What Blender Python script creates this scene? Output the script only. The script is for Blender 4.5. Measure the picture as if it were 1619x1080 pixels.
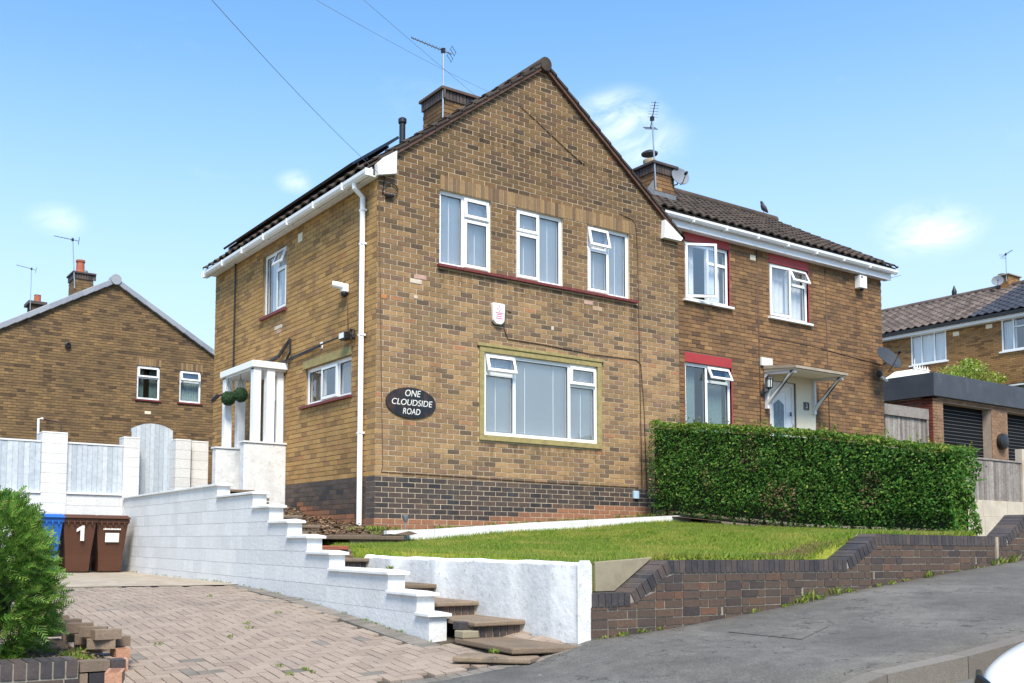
import bpy, math, random
import numpy as np
from mathutils import Vector, Matrix
random.seed(7)
RNG = np.random.default_rng(7)
for o in list(bpy.data.objects): bpy.data.objects.remove(o)
SC = bpy.context.scene
COL = SC.collection

# ------------------------------------------------------------------ camera
PW, PH = 1619.0, 1080.0
F_PX, CX, CY = 1550.4569, 627.2297, 752.336
YAW, PIT, ROL = (math.radians(a) for a in (31.70311394, 3.92065101, 0.49042212))
CAM = np.array([-7.00126, -11.92185, -0.947458])
FW = np.array([math.sin(YAW)*math.cos(PIT), math.cos(YAW)*math.cos(PIT), math.sin(PIT)])
RT = np.array([math.cos(YAW), -math.sin(YAW), 0.0])
UP = np.cross(RT, FW)
RT, UP = math.cos(ROL)*RT + math.sin(ROL)*UP, -math.sin(ROL)*RT + math.cos(ROL)*UP
cd = bpy.data.cameras.new('camera'); cam = bpy.data.objects.new('camera', cd); COL.objects.link(cam)
cd.sensor_width = 36.0; cd.lens = F_PX/PW*36.0
cd.shift_x = (PW/2-CX)/PW; cd.shift_y = (CY-PH/2)/PW
cd.clip_start = 0.05; cd.clip_end = 2000
m = Matrix(((RT[0], UP[0], -FW[0], CAM[0]), (RT[1], UP[1], -FW[1], CAM[1]), (RT[2], UP[2], -FW[2], CAM[2]), (0, 0, 0, 1)))
cam.matrix_world = m
SC.camera = cam
def ray(x, y): return FW + (x-CX)/F_PX*RT - (y-CY)/F_PX*UP
def on(ax, v, x, y):
    d = ray(x, y); t = (v-CAM[ax])/d[ax]; return CAM + t*d
def at(x, y, t): return CAM + t*ray(x, y)
def proj(P):
    d = np.asarray(P, float)-CAM; z = d@FW
    return CX+F_PX*(d@RT)/z, CY-F_PX*(d@UP)/z, z

# ------------------------------------------------------------------ light
SUN_EL, SUN_AZ = math.radians(52), math.radians(206)     # azimuth clockwise from +Y: front-left of the house
W = bpy.data.worlds.new('World'); SC.world = W; W.use_nodes = True
wn, wl = W.node_tree.nodes, W.node_tree.links
wn.clear()
wo = wn.new('ShaderNodeOutputWorld'); bg = wn.new('ShaderNodeBackground'); sky = wn.new('ShaderNodeTexSky')
sky.sky_type = 'NISHITA'; sky.sun_disc = False; sky.sun_elevation = SUN_EL; sky.sun_rotation = SUN_AZ
sky.air_density = 1.0; sky.dust_density = 0.3; sky.ozone_density = 1.0; sky.altitude = 100
bg.inputs['Strength'].default_value = 0.12
# thin fair-weather clouds: noise over the whole dome, a little denser in a few puffs
tc = wn.new('ShaderNodeTexCoord')
mp = wn.new('ShaderNodeMapping'); mp.inputs['Scale'].default_value = (2.2, 2.2, 5.0)
nz = wn.new('ShaderNodeTexNoise'); nz.inputs['Scale'].default_value = 2.6; nz.inputs['Detail'].default_value = 8; nz.inputs['Roughness'].default_value = 0.62
wl.new(tc.outputs['Generated'], mp.inputs['Vector']); wl.new(mp.outputs['Vector'], nz.inputs['Vector'])
acc = None
for (px, py, r_in, r_out, amt) in ((972, 190, 0.0, 0.060, 0.85), (1470, 362, 0.0, 0.055, 0.75), (468, 288, 0.0, 0.025, .45), (90, 348, .0, .035, .4), (1010, 230, .0, .06, .5)):
    d = ray(px, py); d = d/np.linalg.norm(d)
    sub = wn.new('ShaderNodeVectorMath'); sub.operation = 'SUBTRACT'; sub.inputs[1].default_value = tuple(d)
    wl.new(tc.outputs['Generated'], sub.inputs[0])
    sq = wn.new('ShaderNodeVectorMath'); sq.operation = 'MULTIPLY'; sq.inputs[1].default_value = (1, 1, 1.75)
    wl.new(sub.outputs[0], sq.inputs[0])
    ln = wn.new('ShaderNodeVectorMath'); ln.operation = 'LENGTH'; wl.new(sq.outputs[0], ln.inputs[0])
    mr = wn.new('ShaderNodeMapRange'); mr.interpolation_type = 'SMOOTHSTEP'
    mr.inputs['From Min'].default_value = r_out; mr.inputs['From Max'].default_value = r_in
    mr.inputs['To Min'].default_value = 0; mr.inputs['To Max'].default_value = amt
    wl.new(ln.outputs['Value'], mr.inputs['Value'])
    if acc is None: acc = mr.outputs[0]
    else:
        ad = wn.new('ShaderNodeMath'); ad.operation = 'MAXIMUM'; wl.new(acc, ad.inputs[0]); wl.new(mr.outputs[0], ad.inputs[1]); acc = ad.outputs[0]
nz2 = wn.new('ShaderNodeTexNoise'); nz2.inputs['Scale'].default_value = 16; nz2.inputs['Detail'].default_value = 9; nz2.inputs['Roughness'].default_value = .66; nz2.inputs['Distortion'].default_value = .6
mp2 = wn.new('ShaderNodeMapping'); mp2.inputs['Scale'].default_value = (1, 1, 1.9); wl.new(tc.outputs['Generated'], mp2.inputs['Vector']); wl.new(mp2.outputs['Vector'], nz2.inputs['Vector'])
n2 = wn.new('ShaderNodeMapRange'); n2.inputs['From Min'].default_value = 0.36; n2.inputs['From Max'].default_value = 0.64
wl.new(nz2.outputs['Fac'], n2.inputs['Value'])
mu = wn.new('ShaderNodeMath'); mu.operation = 'MULTIPLY'; wl.new(acc, mu.inputs[0]); wl.new(n2.outputs[0], mu.inputs[1])
n1 = wn.new('ShaderNodeMapRange'); n1.inputs['From Min'].default_value = 0.60; n1.inputs['From Max'].default_value = 0.95; n1.inputs['To Max'].default_value = 0.16
wl.new(nz.outputs['Fac'], n1.inputs['Value'])
mx = wn.new('ShaderNodeMath'); mx.operation = 'MAXIMUM'; wl.new(mu.outputs[0], mx.inputs[0]); wl.new(n1.outputs[0], mx.inputs[1])
mix = wn.new('ShaderNodeMix'); mix.data_type = 'RGBA'
mix.inputs['B'].default_value = (5.4, 5.5, 5.7, 1)
tint = wn.new('ShaderNodeMix'); tint.data_type = 'RGBA'; tint.blend_type = 'MULTIPLY'; tint.inputs['Factor'].default_value = 1.0
tint.inputs['B'].default_value = (.72, 1.0, 1.10, 1); wl.new(sky.outputs['Color'], tint.inputs['A'])      # the clear summer air of the photograph, over the whole dome
sz = wn.new('ShaderNodeSeparateXYZ'); wl.new(tc.outputs['Generated'], sz.inputs[0])                        # pale summer haze low all round the dome
hz_ = wn.new('ShaderNodeMapRange'); hz_.interpolation_type = 'SMOOTHSTEP'; wl.new(sz.outputs[2], hz_.inputs[0])
for k_, v_ in ((1, .52), (2, .06), (3, 0.0), (4, .92)): hz_.inputs[k_].default_value = v_
hm = wn.new('ShaderNodeMix'); hm.data_type = 'RGBA'; hm.inputs['B'].default_value = (2.75, 3.25, 3.9, 1)
wl.new(hz_.outputs[0], hm.inputs['Factor']); wl.new(tint.outputs['Result'], hm.inputs['A'])
wl.new(mx.outputs[0], mix.inputs['Factor']); wl.new(hm.outputs['Result'], mix.inputs['A'])
wl.new(mix.outputs['Result'], bg.inputs['Color']); wl.new(bg.outputs[0], wo.inputs['Surface'])

sd = bpy.data.lights.new('sun', 'SUN'); sd.energy = 2.8; sd.angle = math.radians(22); sd.color = (1.0, 0.92, 0.79)
sun = bpy.data.objects.new('sun', sd); COL.objects.link(sun)
sv = Vector((math.sin(SUN_AZ)*math.cos(SUN_EL), math.cos(SUN_AZ)*math.cos(SUN_EL), math.sin(SUN_EL)))
sun.rotation_euler = sv.to_track_quat('Z', 'Y').to_euler()
sun.location = (-6, -14, 20)
SC.view_settings.view_transform = 'Standard'; SC.view_settings.look = 'None'
SC.view_settings.exposure = 1.22; SC.view_settings.gamma = 1.0; SC.view_settings.use_curve_mapping = False

# ------------------------------------------------------------------ materials
MATS = {}
def newmat(name):
    m = bpy.data.materials.new(name); m.use_nodes = True
    nt = m.node_tree; MATS[name] = m
    return m, nt.nodes, nt.links, nt.nodes['Principled BSDF']
def rand_node(N, L):
    oi = N.new('ShaderNodeObjectInfo'); ge = N.new('ShaderNodeNewGeometry')
    a = N.new('ShaderNodeMath'); a.operation = 'MULTIPLY_ADD'; a.inputs[1].default_value = 5.77
    L.new(ge.outputs['Random Per Island'], a.inputs[0]); L.new(oi.outputs['Random'], a.inputs[2])
    b = N.new('ShaderNodeMath'); b.operation = 'FRACT'; L.new(a.outputs[0], b.inputs[0])
    return b.outputs[0], ge
def ramp(N, L, src, stops, interp='LINEAR'):
    r = N.new('ShaderNodeValToRGB'); r.color_ramp.interpolation = interp
    els = r.color_ramp.elements
    while len(els) > 1: els.remove(els[-1])
    els[0].position = stops[0][0]; els[0].color = (*stops[0][1], 1)
    for p, c in stops[1:]:
        e = els.new(p); e.color = (*c, 1)
    if src is not None: L.new(src, r.inputs['Fac'])
    return r.outputs['Color']
def noise(N, L, vec, scale, detail=4, rough=.55):
    n = N.new('ShaderNodeTexNoise'); n.inputs['Scale'].default_value = scale; n.inputs['Detail'].default_value = detail; n.inputs['Roughness'].default_value = rough
    L.new(vec, n.inputs['Vector']); return n.outputs['Fac']
def mrange(N, L, src, a, b, c, d):
    r = N.new('ShaderNodeMapRange'); r.inputs[1].default_value = a; r.inputs[2].default_value = b; r.inputs[3].default_value = c; r.inputs[4].default_value = d
    L.new(src, r.inputs[0]); return r.outputs[0]
def mixc(N, L, fac, a, b, mode='MIX'):
    x = N.new('ShaderNodeMix'); x.data_type = 'RGBA'; x.blend_type = mode
    for k, v in (('Factor', fac), ('A', a), ('B', b)):
        s = x.inputs[k] if k == 'Factor' else [i for i in x.inputs if i.name == k and i.type == 'RGBA'][0]
        if isinstance(v, (int, float)): s.default_value = v
        elif isinstance(v, tuple): s.default_value = (*v, 1)
        else: L.new(v, s)
    return [o for o in x.outputs if o.type == 'RGBA'][0]
def bump(N, L, bs, h, strength, dist):
    b = N.new('ShaderNodeBump'); b.inputs['Strength'].default_value = strength; b.inputs['Distance'].default_value = dist
    L.new(h, b.inputs['Height']); L.new(b.outputs[0], bs.inputs['Normal'])
def piece_mat(name, stops, interp='LINEAR', rough=.9, grain=60, grain_amt=.35, stain=None, stain_scale=.9, bump_s=.5, bump_d=.004, spec=.25, zdark=None, streak=0, runs=()):
    """material for bricks, tiles, boards ...: one colour per piece, grain and weather on top"""
    m, N, L, bs = newmat(name)
    r, ge = rand_node(N, L); P = ge.outputs['Position']
    c = ramp(N, L, r, stops, interp)
    g = noise(N, L, P, grain, 5, .6)
    c = mixc(N, L, 1.0, c, ramp(N, L, g, [(0.25, (1-grain_amt,)*3), (.75, (1+grain_amt*.6,)*3)]), 'MULTIPLY')
    if stain:
        s = noise(N, L, P, stain_scale, 5, .6)
        c = mixc(N, L, mrange(N, L, s, .48, .72, 0, stain[1]), c, stain[0])
    if streak:      # rain runs and soot, long in z
        mp = N.new('ShaderNodeMapping'); mp.inputs['Scale'].default_value = (3.2, 3.2, .35); L.new(P, mp.inputs['Vector'])
        q = noise(N, L, mp.outputs[0], 1.0, 6, .65); c = mixc(N, L, mrange(N, L, q, .50, .72, 0, streak), c, mixc(N, L, 1.0, c, (.42, .40, .38), 'MULTIPLY'))
    for (x0, x1, zt_, ln_) in runs:     # rain stains below sills, each run with its own length
        s3 = N.new('ShaderNodeSeparateXYZ'); L.new(P, s3.inputs[0]); mp = N.new('ShaderNodeMapping'); mp.inputs['Scale'].default_value = (9, 9, .25); L.new(P, mp.inputs['Vector'])
        q = noise(N, L, mp.outputs[0], 1.0, 5, .6); w = mrange(N, L, s3.outputs[2], zt_-ln_, zt_, -.22, .10)
        ad = N.new('ShaderNodeMath'); L.new(q, ad.inputs[0]); L.new(w, ad.inputs[1])
        f = mrange(N, L, ad.outputs[0], .46, .62, 0, .6)
        for (src, a, b) in ((s3.outputs[0], x0-.02, x0+.02), (s3.outputs[0], x1+.02, x1-.02), (s3.outputs[2], zt_+.02, zt_)):
            g2 = N.new('ShaderNodeMath'); g2.operation = 'MULTIPLY'; L.new(f, g2.inputs[0]); L.new(mrange(N, L, src, a, b, 0, 1), g2.inputs[1]); f = g2.outputs[0]
        c = mixc(N, L, f, c, mixc(N, L, 1.0, c, (.40, .37, .34), 'MULTIPLY'))
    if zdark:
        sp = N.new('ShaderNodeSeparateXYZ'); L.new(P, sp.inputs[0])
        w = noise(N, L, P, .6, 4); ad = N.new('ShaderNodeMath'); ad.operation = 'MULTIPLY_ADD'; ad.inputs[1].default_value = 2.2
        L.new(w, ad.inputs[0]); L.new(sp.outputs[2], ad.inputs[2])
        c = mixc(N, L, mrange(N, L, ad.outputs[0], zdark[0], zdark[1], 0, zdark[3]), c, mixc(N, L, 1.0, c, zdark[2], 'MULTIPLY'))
    L.new(c, bs.inputs['Base Color']); bs.inputs['Roughness'].default_value = rough; bs.inputs['Specular IOR Level'].default_value = spec
    bump(N, L, bs, g, bump_s, bump_d)
    return m
def plain(name, col, rough=.6, metal=0, var=.12, scale=6, bump_s=0, bump_scale=80, spec=.4, dirt_or_reflection=None):
    m, N, L, bs = newmat(name)
    ge = N.new('ShaderNodeNewGeometry'); P = ge.outputs['Position']
    n = noise(N, L, P, scale, 6, .6)
    c = mixc(N, L, 1.0, col, ramp(N, L, n, [(.3, (1-var,)*3), (.7, (1+var*.5,)*3)]), 'MULTIPLY')
    if dirt_or_reflection:
        d = noise(N, L, P, dirt_or_reflection[2], 7, .68)
        c = mixc(N, L, mrange(N, L, d, dirt_or_reflection[3], dirt_or_reflection[3]+.12, 0, dirt_or_reflection[1]), c, dirt_or_reflection[0])
    L.new(c, bs.inputs['Base Color']); bs.inputs['Roughness'].default_value = rough; bs.inputs['Metallic'].default_value = metal
    bs.inputs['Specular IOR Level'].default_value = spec
    if bump_s: bump(N, L, bs, noise(N, L, P, bump_scale, 6, .6), bump_s, .006)
    return m

TAN = (.40, .25, .122); OCH = (.42, .257, .105); BRN = (.245, .147, .08); DRK = (.125, .086, .057); GRB = (.19, .125, .077); ORG = (.42, .19, .095); PUR = (.21, .126, .088); OLV = (.28, .178, .09)
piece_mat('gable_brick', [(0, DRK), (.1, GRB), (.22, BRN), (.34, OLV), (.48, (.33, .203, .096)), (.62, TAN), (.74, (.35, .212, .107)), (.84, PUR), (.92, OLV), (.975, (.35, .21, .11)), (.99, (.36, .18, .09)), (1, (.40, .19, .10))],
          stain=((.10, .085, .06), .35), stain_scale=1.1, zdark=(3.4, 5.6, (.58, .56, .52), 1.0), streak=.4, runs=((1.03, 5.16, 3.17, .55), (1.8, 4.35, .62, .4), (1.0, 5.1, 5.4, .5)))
piece_mat('side_brick', [(0, (.23, .135, .06)), (.12, (.33, .195, .08)), (.3, (.42, .25, .097)), (.55, (.47, .285, .115)), (.75, (.43, .25, .09)), (.9, (.37, .22, .10)), (.97, (.27, .165, .08)), (1, (.42, .21, .09))],
          stain=((.24, .145, .065), .5), stain_scale=1.2, streak=.3)
piece_mat('soldier_brick', [(0, (.12, .08, .05)), (.2, (.19, .12, .07)), (.45, (.29, .185, .09)), (.7, (.33, .21, .10)), (.9, (.20, .13, .075)), (1, (.35, .22, .105))], stain=((.14, .10, .06), .3))
piece_mat('plinth_brick', [(0, (.030, .028, .032)), (.25, (.068, .050, .044)), (.5, (.098, .068, .055)), (.75, (.055, .045, .045)), (.9, (.125, .078, .057)), (1, (.04, .04, .046))], rough=.62, spec=.4, stain=((.16, .13, .10), .25), stain_scale=4)
piece_mat('red_brick', [(0, (.28, .125, .07)), (.5, (.36, .165, .09)), (1, (.24, .11, .07))], stain=((.2, .14, .09), .5), stain_scale=3)
piece_mat('neighbour_brick', [(0, (.11, .065, .04)), (.2, (.19, .108, .055)), (.45, (.275, .155, .072)), (.7, (.235, .128, .062)), (.88, (.16, .096, .055)), (1, (.36, .21, .09))], stain=((.12, .075, .042), .55), stain_scale=1.0, streak=.35)
piece_mat('left_brick', [(0, (.085, .055, .034)), (.16, (.155, .098, .052)), (.4, (.21, .132, .064)), (.62, (.24, .15, .07)), (.82, (.185, .117, .06)), (1, (.30, .185, .08))], stain=((.10, .07, .042), .5), stain_scale=.7, streak=.35)
piece_mat('far_brick', [(0, (.16, .085, .04)), (.3, (.31, .17, .07)), (.6, (.37, .20, .08)), (.85, (.29, .155, .065)), (1, (.42, .25, .10))], stain=((.20, .12, .055), .4), stain_scale=.6)
piece_mat('garage_brick', [(0, (.20, .115, .07)), (.4, (.29, .17, .10)), (.8, (.25, .145, .085)), (1, (.33, .20, .12))])
piece_mat('garage_red_brick', [(0, (.16, .045, .03)), (.5, (.23, .065, .04)), (1, (.19, .05, .035))])
piece_mat('wall_brick', [(0, (.05, .042, .042)), (.2, (.095, .066, .052)), (.42, (.115, .077, .057)), (.62, (.08, .06, .05)), (.8, (.13, .083, .058)), (.93, (.06, .05, .05)), (1, (.16, .085, .052))], rough=.7, stain=((.085, .065, .05), .6), stain_scale=2)
piece_mat('coping_brick', [(0, (.036, .034, .040)), (.35, (.07, .058, .055)), (.6, (.05, .046, .05)), (.85, (.095, .07, .06)), (1, (.06, .053, .055))], rough=.6, spec=.4, stain=((.17, .13, .115), .35), stain_scale=5)
piece_mat('paver', [(0, (.265, .205, .163)), (.3, (.305, .24, .19)), (.6, (.33, .262, .208)), (.85, (.285, .22, .175)), (1, (.32, .26, .212))], grain=90, grain_amt=.3, stain=((.17, .14, .115), .6), stain_scale=1.3)
piece_mat('paver_grey', [(0, (.15, .135, .115)), (.5, (.20, .18, .155)), (1, (.24, .205, .175))], grain=90, stain=((.09, .085, .07), .6), stain_scale=2)
piece_mat('edging_paver', [(0, (.16, .115, .085)), (.5, (.21, .155, .115)), (1, (.255, .19, .14))], grain=70, stain=((.10, .085, .06), .5), stain_scale=6)
piece_mat('roof_tile', [(0, (.040, .030, .025)), (.4, (.065, .048, .038)), (.7, (.052, .04, .034)), (1, (.085, .062, .048))], rough=.85, grain=40, stain=((.13, .105, .075), .4), stain_scale=3)
piece_mat('far_tile', [(0, (.075, .058, .05)), (.5, (.12, .092, .08)), (1, (.16, .125, .105))], rough=.85, grain=30, stain=((.06, .05, .045), .5), stain_scale=2)
piece_mat('slate_tile', [(0, (.03, .033, .042)), (.5, (.042, .045, .058)), (1, (.055, .058, .07))], rough=.6, grain=30)
piece_mat('grey_cap', [(0, (.24, .26, .30)), (.5, (.28, .30, .34)), (1, (.32, .34, .37))], rough=.6, grain=15, grain_amt=.12)
piece_mat('white_block', [(0, (.62, .62, .615)), (.5, (.675, .675, .67)), (1, (.71, .71, .70))], rough=.75, grain=26, grain_amt=.09, stain=((.52, .51, .48), .28), stain_scale=2.3, bump_s=.8, bump_d=.008, streak=.12)
piece_mat('white_cap', [(0, (.68, .68, .67)), (1, (.75, .75, .74))], rough=.7, grain=30, grain_amt=.06, stain=((.45, .43, .37), .5), stain_scale=5)
piece_mat('grey_board', [(0, (.40, .45, .50)), (.5, (.47, .52, .57)), (1, (.54, .58, .62))], rough=.7, grain=18, grain_amt=.2, stain=((.30, .33, .36), .4), stain_scale=3.5)
piece_mat('weathered_board', [(0, (.17, .145, .125)), (.4, (.27, .24, .215)), (.7, (.35, .315, .28)), (1, (.21, .185, .165))], rough=.85, grain=22, grain_amt=.35, stain=((.11, .09, .075), .5), stain_scale=5)
piece_mat('kerb_stone', [(0, (.18, .16, .14)), (.5, (.22, .20, .175)), (1, (.26, .235, .21))], grain=120, grain_amt=.4, stain=((.13, .12, .105), .5), stain_scale=3, bump_d=.01)
piece_mat('step_slab', [(0, (.155, .112, .078)), (.5, (.20, .148, .105)), (1, (.245, .185, .132))], grain=70, grain_amt=.35, stain=((.10, .09, .07), .7), stain_scale=4)
piece_mat('red_tile', [(0, (.30, .095, .055)), (1, (.36, .13, .07))], stain=((.16, .10, .07), .5), stain_scale=7)
piece_mat('hollow_brick', [(0, (.42, .22, .14)), (1, (.5, .30, .21))], grain=70)

plain('mortar_pale', (.54, .44, .305), .95, var=.25, scale=9, bump_s=.4)
plain('patch_pink', (.48, .30, .24), .9, var=.3, scale=20)
plain('patch_cream', (.62, .53, .42), .9, var=.3, scale=20)
plain('patch_beige', (.46, .32, .2), .9, var=.3, scale=20)
plain('patch_orange', (.46, .19, .07), .9, var=.25, scale=20)
plain('mortar_side', (.30, .205, .105), .95, var=.3, scale=6, bump_s=.4)
plain('mortar_brown', (.15, .11, .07), .95, var=.25, scale=8)
plain('mortar_grey', (.30, .27, .22), .95, var=.35, scale=14)
plain('mortar_red', (.42, .33, .26), .95, var=.2)
plain('joint_sand', (.075, .06, .045), 1, var=.4, scale=12)
plain('upvc', (.82, .83, .84), .28, var=.03, spec=.5)
plain('white_paint', (.69, .695, .69), .5, var=.06, scale=4, dirt_or_reflection=((.55, .54, .5), .35, 5, .58))
plain('render_white', (.67, .67, .66), .85, var=.16, scale=7, bump_s=1.0, bump_scale=22, dirt_or_reflection=((.36, .33, .27), .75, 11, .58))
plain('cream_paint', (.72, .66, .50), .7, var=.05)
plain('red_paint', (.36, .035, .035), .5, var=.12, scale=5)
plain('sill_red', (.17, .035, .032), .55, var=.3, scale=14)
plain('timber_olive', (.33, .265, .11), .75, var=.25, scale=14, dirt_or_reflection=((.2, .16, .07), .6, 10, .55))
plain('black_plastic', (.018, .018, .02), .4, var=.2)
plain('black_roof', (.022, .024, .028), .5, var=.3, scale=3)
plain('solar_glass', (.008, .009, .014), .12, var=.1, spec=.6)
plain('fascia_grey', (.055, .062, .075), .6, var=.25, scale=2, dirt_or_reflection=((.12, .125, .14), .4, 3, .56))
plain('roller_door', (.006, .0065, .008), .8, var=.2, spec=.15)
plain('roller_line', (.16, .165, .17), .5)
plain('barge_brown', (.105, .055, .04), .8, var=.35, scale=7, dirt_or_reflection=((.22, .13, .1), .5, 5, .55))
plain('lead_grey', (.16, .17, .19), .6, var=.2, scale=5)
plain('aluminium', (.45, .46, .48), .35, metal=.8, var=.1)
plain('steel_dark', (.10, .10, .105), .5, metal=.3, var=.2)
plain('dish_grey', (.045, .052, .062), .7, var=.12, scale=3, spec=.2)
plain('dish_pale', (.19, .215, .25), .7, var=.1, spec=.2)
plain('terracotta', (.40, .12, .065), .85, var=.2, scale=6)
plain('pot_cream', (.50, .40, .25), .8, var=.2)
plain('concrete', (.36, .30, .23), .95, var=.3, scale=5, bump_s=.4, bump_scale=120, dirt_or_reflection=((.2, .165, .12), .6, 6, .55))
plain('concrete_pale', (.52, .46, .37), .9, var=.2, scale=3, dirt_or_reflection=((.38, .23, .11), .7, 2.2, .56))
plain('gravel_board', (.30, .26, .18), .9, var=.3, scale=6, dirt_or_reflection=((.15, .13, .09), .6, 6, .52))
plain('bin_brown', (.088, .036, .020), .5, var=.12, scale=4, spec=.35)
plain('bin_blue', (.015, .115, .42), .45, var=.1)
plain('soil', (.105, .070, .042), 1, var=.5, scale=12, bump_s=1, bump_scale=30)
plain('earth_ground', (.13, .115, .075), 1, var=.4, scale=2)
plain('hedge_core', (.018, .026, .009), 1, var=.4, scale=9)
plain('bark', (.12, .085, .055), .95, var=.4, scale=20)
plain('room_dark', (.10, .095, .09), .9)
plain('wallpaper', (.5, .47, .42), .9)
plain('curtain', (.66, .68, .70), .9, var=.06)
plain('curtain_grey', (.30, .36, .36), .9, var=.2, scale=14)
plain('blind_white', (.84, .85, .86), .6, var=.03)
plain('door_white', (.80, .82, .83), .35, var=.03)
plain('brass', (.55, .38, .06), .3, metal=.7)
plain('sign_black', (.016, .016, .02), .2, var=.3, scale=5, spec=.5, dirt_or_reflection=((.07, .03, .018), .8, 5, .5))  # brown reflections on the plaque painted into its colour as blotches
plain('letter_white', (.74, .73, .68), .6)
plain('logo_pink', (.62, .08, .22), .6)
plain('car_white', (.78, .80, .82), .12, var=.02, spec=.6)
plain('car_black', (.012, .014, .015), .15, spec=.6)
plain('car_chrome', (.62, .65, .66), .15, metal=.7)
plain('rubber', (.02, .02, .02), .85)
plain('pigeon_grey', (.10, .095, .10), .8, var=.3, scale=30)
plain('canvas_cream', (.80, .78, .66), .8, var=.05)
plain('pale_blue', (.42, .58, .70), .6)
plain('cable_black', (.02, .016, .014), .6)
plain('cable_brown', (.085, .05, .035), .7)
plain('wire_grey', (.16, .19, .24), .7)
plain('wood_box', (.42, .24, .10), .8, var=.2)
plain('road_asphalt', (.135, .132, .125), .95, var=.25, scale=3, bump_s=.6, bump_scale=150, dirt_or_reflection=((.20, .19, .175), .7, 90, .56))
plain('moss', (.12, .13, .03), 1, var=.4, scale=30)
plain('petal', (.80, .80, .74), .8)
plain('lichen_yellow', (.42, .36, .10), .95, var=.4, scale=20)

def asphalt():
    m, N, L, bs = newmat('pavement_asphalt')
    ge = N.new('ShaderNodeNewGeometry'); P = ge.outputs['Position']
    big = noise(N, L, P, .9, 6, .6); mid = noise(N, L, P, 7, 5, .6); fine = noise(N, L, P, 75, 4, .75)
    c = ramp(N, L, big, [(.3, (.076, .071, .064)), (.5, (.108, .101, .091)), (.7, (.145, .136, .122))])
    c = mixc(N, L, 1.0, c, ramp(N, L, mid, [(.3, (.82,)*3), (.7, (1.15,)*3)]), 'MULTIPLY')
    c = mixc(N, L, 1.0, c, ramp(N, L, fine, [(.3, (.62,)*3), (.5, (1.0,)*3), (.68, (1.6,)*3)]), 'MULTIPLY')
    v = N.new('ShaderNodeTexVoronoi'); v.inputs['Scale'].default_value = 2.7; L.new(P, v.inputs['Vector'])
    c = mixc(N, L, mrange(N, L, v.outputs['Distance'], .020, .034, .8, 0), c, (.45, .44, .42))   # old chewing gum
    wob = N.new('ShaderNodeMix'); wob.data_type = 'VECTOR'; wob.inputs['Factor'].default_value = .12
    wn_ = N.new('ShaderNodeTexNoise'); wn_.inputs['Scale'].default_value = 3.0; wn_.inputs['Detail'].default_value = 5; L.new(P, wn_.inputs['Vector'])
    va = [i for i in wob.inputs if i.type == 'VECTOR']; L.new(P, va[0]); L.new(wn_.outputs['Color'], va[1])
    ed = N.new('ShaderNodeTexVoronoi'); ed.feature = 'DISTANCE_TO_EDGE'; ed.inputs['Scale'].default_value = .55; L.new([o for o in wob.outputs if o.type == 'VECTOR'][0], ed.inputs['Vector'])
    ck = N.new('ShaderNodeMath'); ck.operation = 'MULTIPLY'; L.new(mrange(N, L, ed.outputs['Distance'], .002, .006, .75, 0), ck.inputs[0]); L.new(mrange(N, L, big, .42, .52, 0, 1), ck.inputs[1])
    c = mixc(N, L, ck.outputs[0], c, (.03, .028, .024))                                            # hairline cracks
    oil = noise(N, L, P, 1.7, 5, .65); c = mixc(N, L, mrange(N, L, oil, .56, .70, 0, .45), c, (.055, .052, .048))   # old damp and oil stains
    L.new(c, bs.inputs['Base Color']); bs.inputs['Roughness'].default_value = .93
    bump(N, L, bs, fine, .8, .006)
asphalt()
def lawn_mat():
    m, N, L, bs = newmat('lawn_soil')
    ge = N.new('ShaderNodeNewGeometry'); P = ge.outputs['Position']
    a = noise(N, L, P, 1.1, 6, .6); b = noise(N, L, P, 26, 4, .6)
    c = ramp(N, L, a, [(.3, (.10, .16, .02)), (.5, (.17, .225, .026)), (.68, (.28, .275, .05))])
    c = mixc(N, L, 1.0, c, ramp(N, L, b, [(.3, (.6,)*3), (.7, (1.25,)*3)]), 'MULTIPLY')
    L.new(c, bs.inputs['Base Color']); bs.inputs['Roughness'].default_value = 1; bs.inputs['Specular IOR Level'].default_value = .1
    bump(N, L, bs, b, 1, .03)
lawn_mat()
def leaf_mat(name, stops, trans=.35, rough=.55, patch=None):
    m, N, L, bs = newmat(name)
    r, ge = rand_node(N, L); c = ramp(N, L, r, stops)
    if patch:
        n = noise(N, L, ge.outputs['Position'], patch[1], 4, .6)
        c = mixc(N, L, mrange(N, L, n, .46, .66, 0, patch[2]), c, patch[0])
    L.new(c, bs.inputs['Base Color']); bs.inputs['Roughness'].default_value = rough; bs.inputs['Specular IOR Level'].default_value = .3
    tr = N.new('ShaderNodeBsdfTranslucent'); L.new(c, tr.inputs['Color'])
    mx = N.new('ShaderNodeMixShader'); mx.inputs[0].default_value = trans
    L.new(bs.outputs[0], mx.inputs[1]); L.new(tr.outputs[0], mx.inputs[2]); L.new(mx.outputs[0], N['Material Output'].inputs['Surface'])
leaf_mat('hedge_leaf', [(0, (.03, .10, .014)), (.35, (.055, .17, .02)), (.65, (.08, .215, .026)), (.88, (.13, .27, .035)), (.97, (.24, .34, .06)), (1, (.17, .11, .05))], patch=((.085, .19, .025), 2.6, .55))
leaf_mat('hedge_new', [(0, (.085, .16, .018)), (.4, (.17, .25, .03)), (.75, (.26, .31, .05)), (1, (.33, .33, .08))])
leaf_mat('conifer_leaf', [(0, (.045, .12, .02)), (.4, (.085, .20, .028)), (.75, (.15, .28, .04)), (.94, (.25, .36, .06)), (1, (.32, .24, .09))], trans=.3)
leaf_mat('grass_blade', [(0, (.095, .195, .02)), (.4, (.165, .27, .03)), (.75, (.25, .33, .04)), (1, (.40, .38, .12))], trans=.3, patch=((.42, .38, .09), 1.4, .7))
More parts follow.
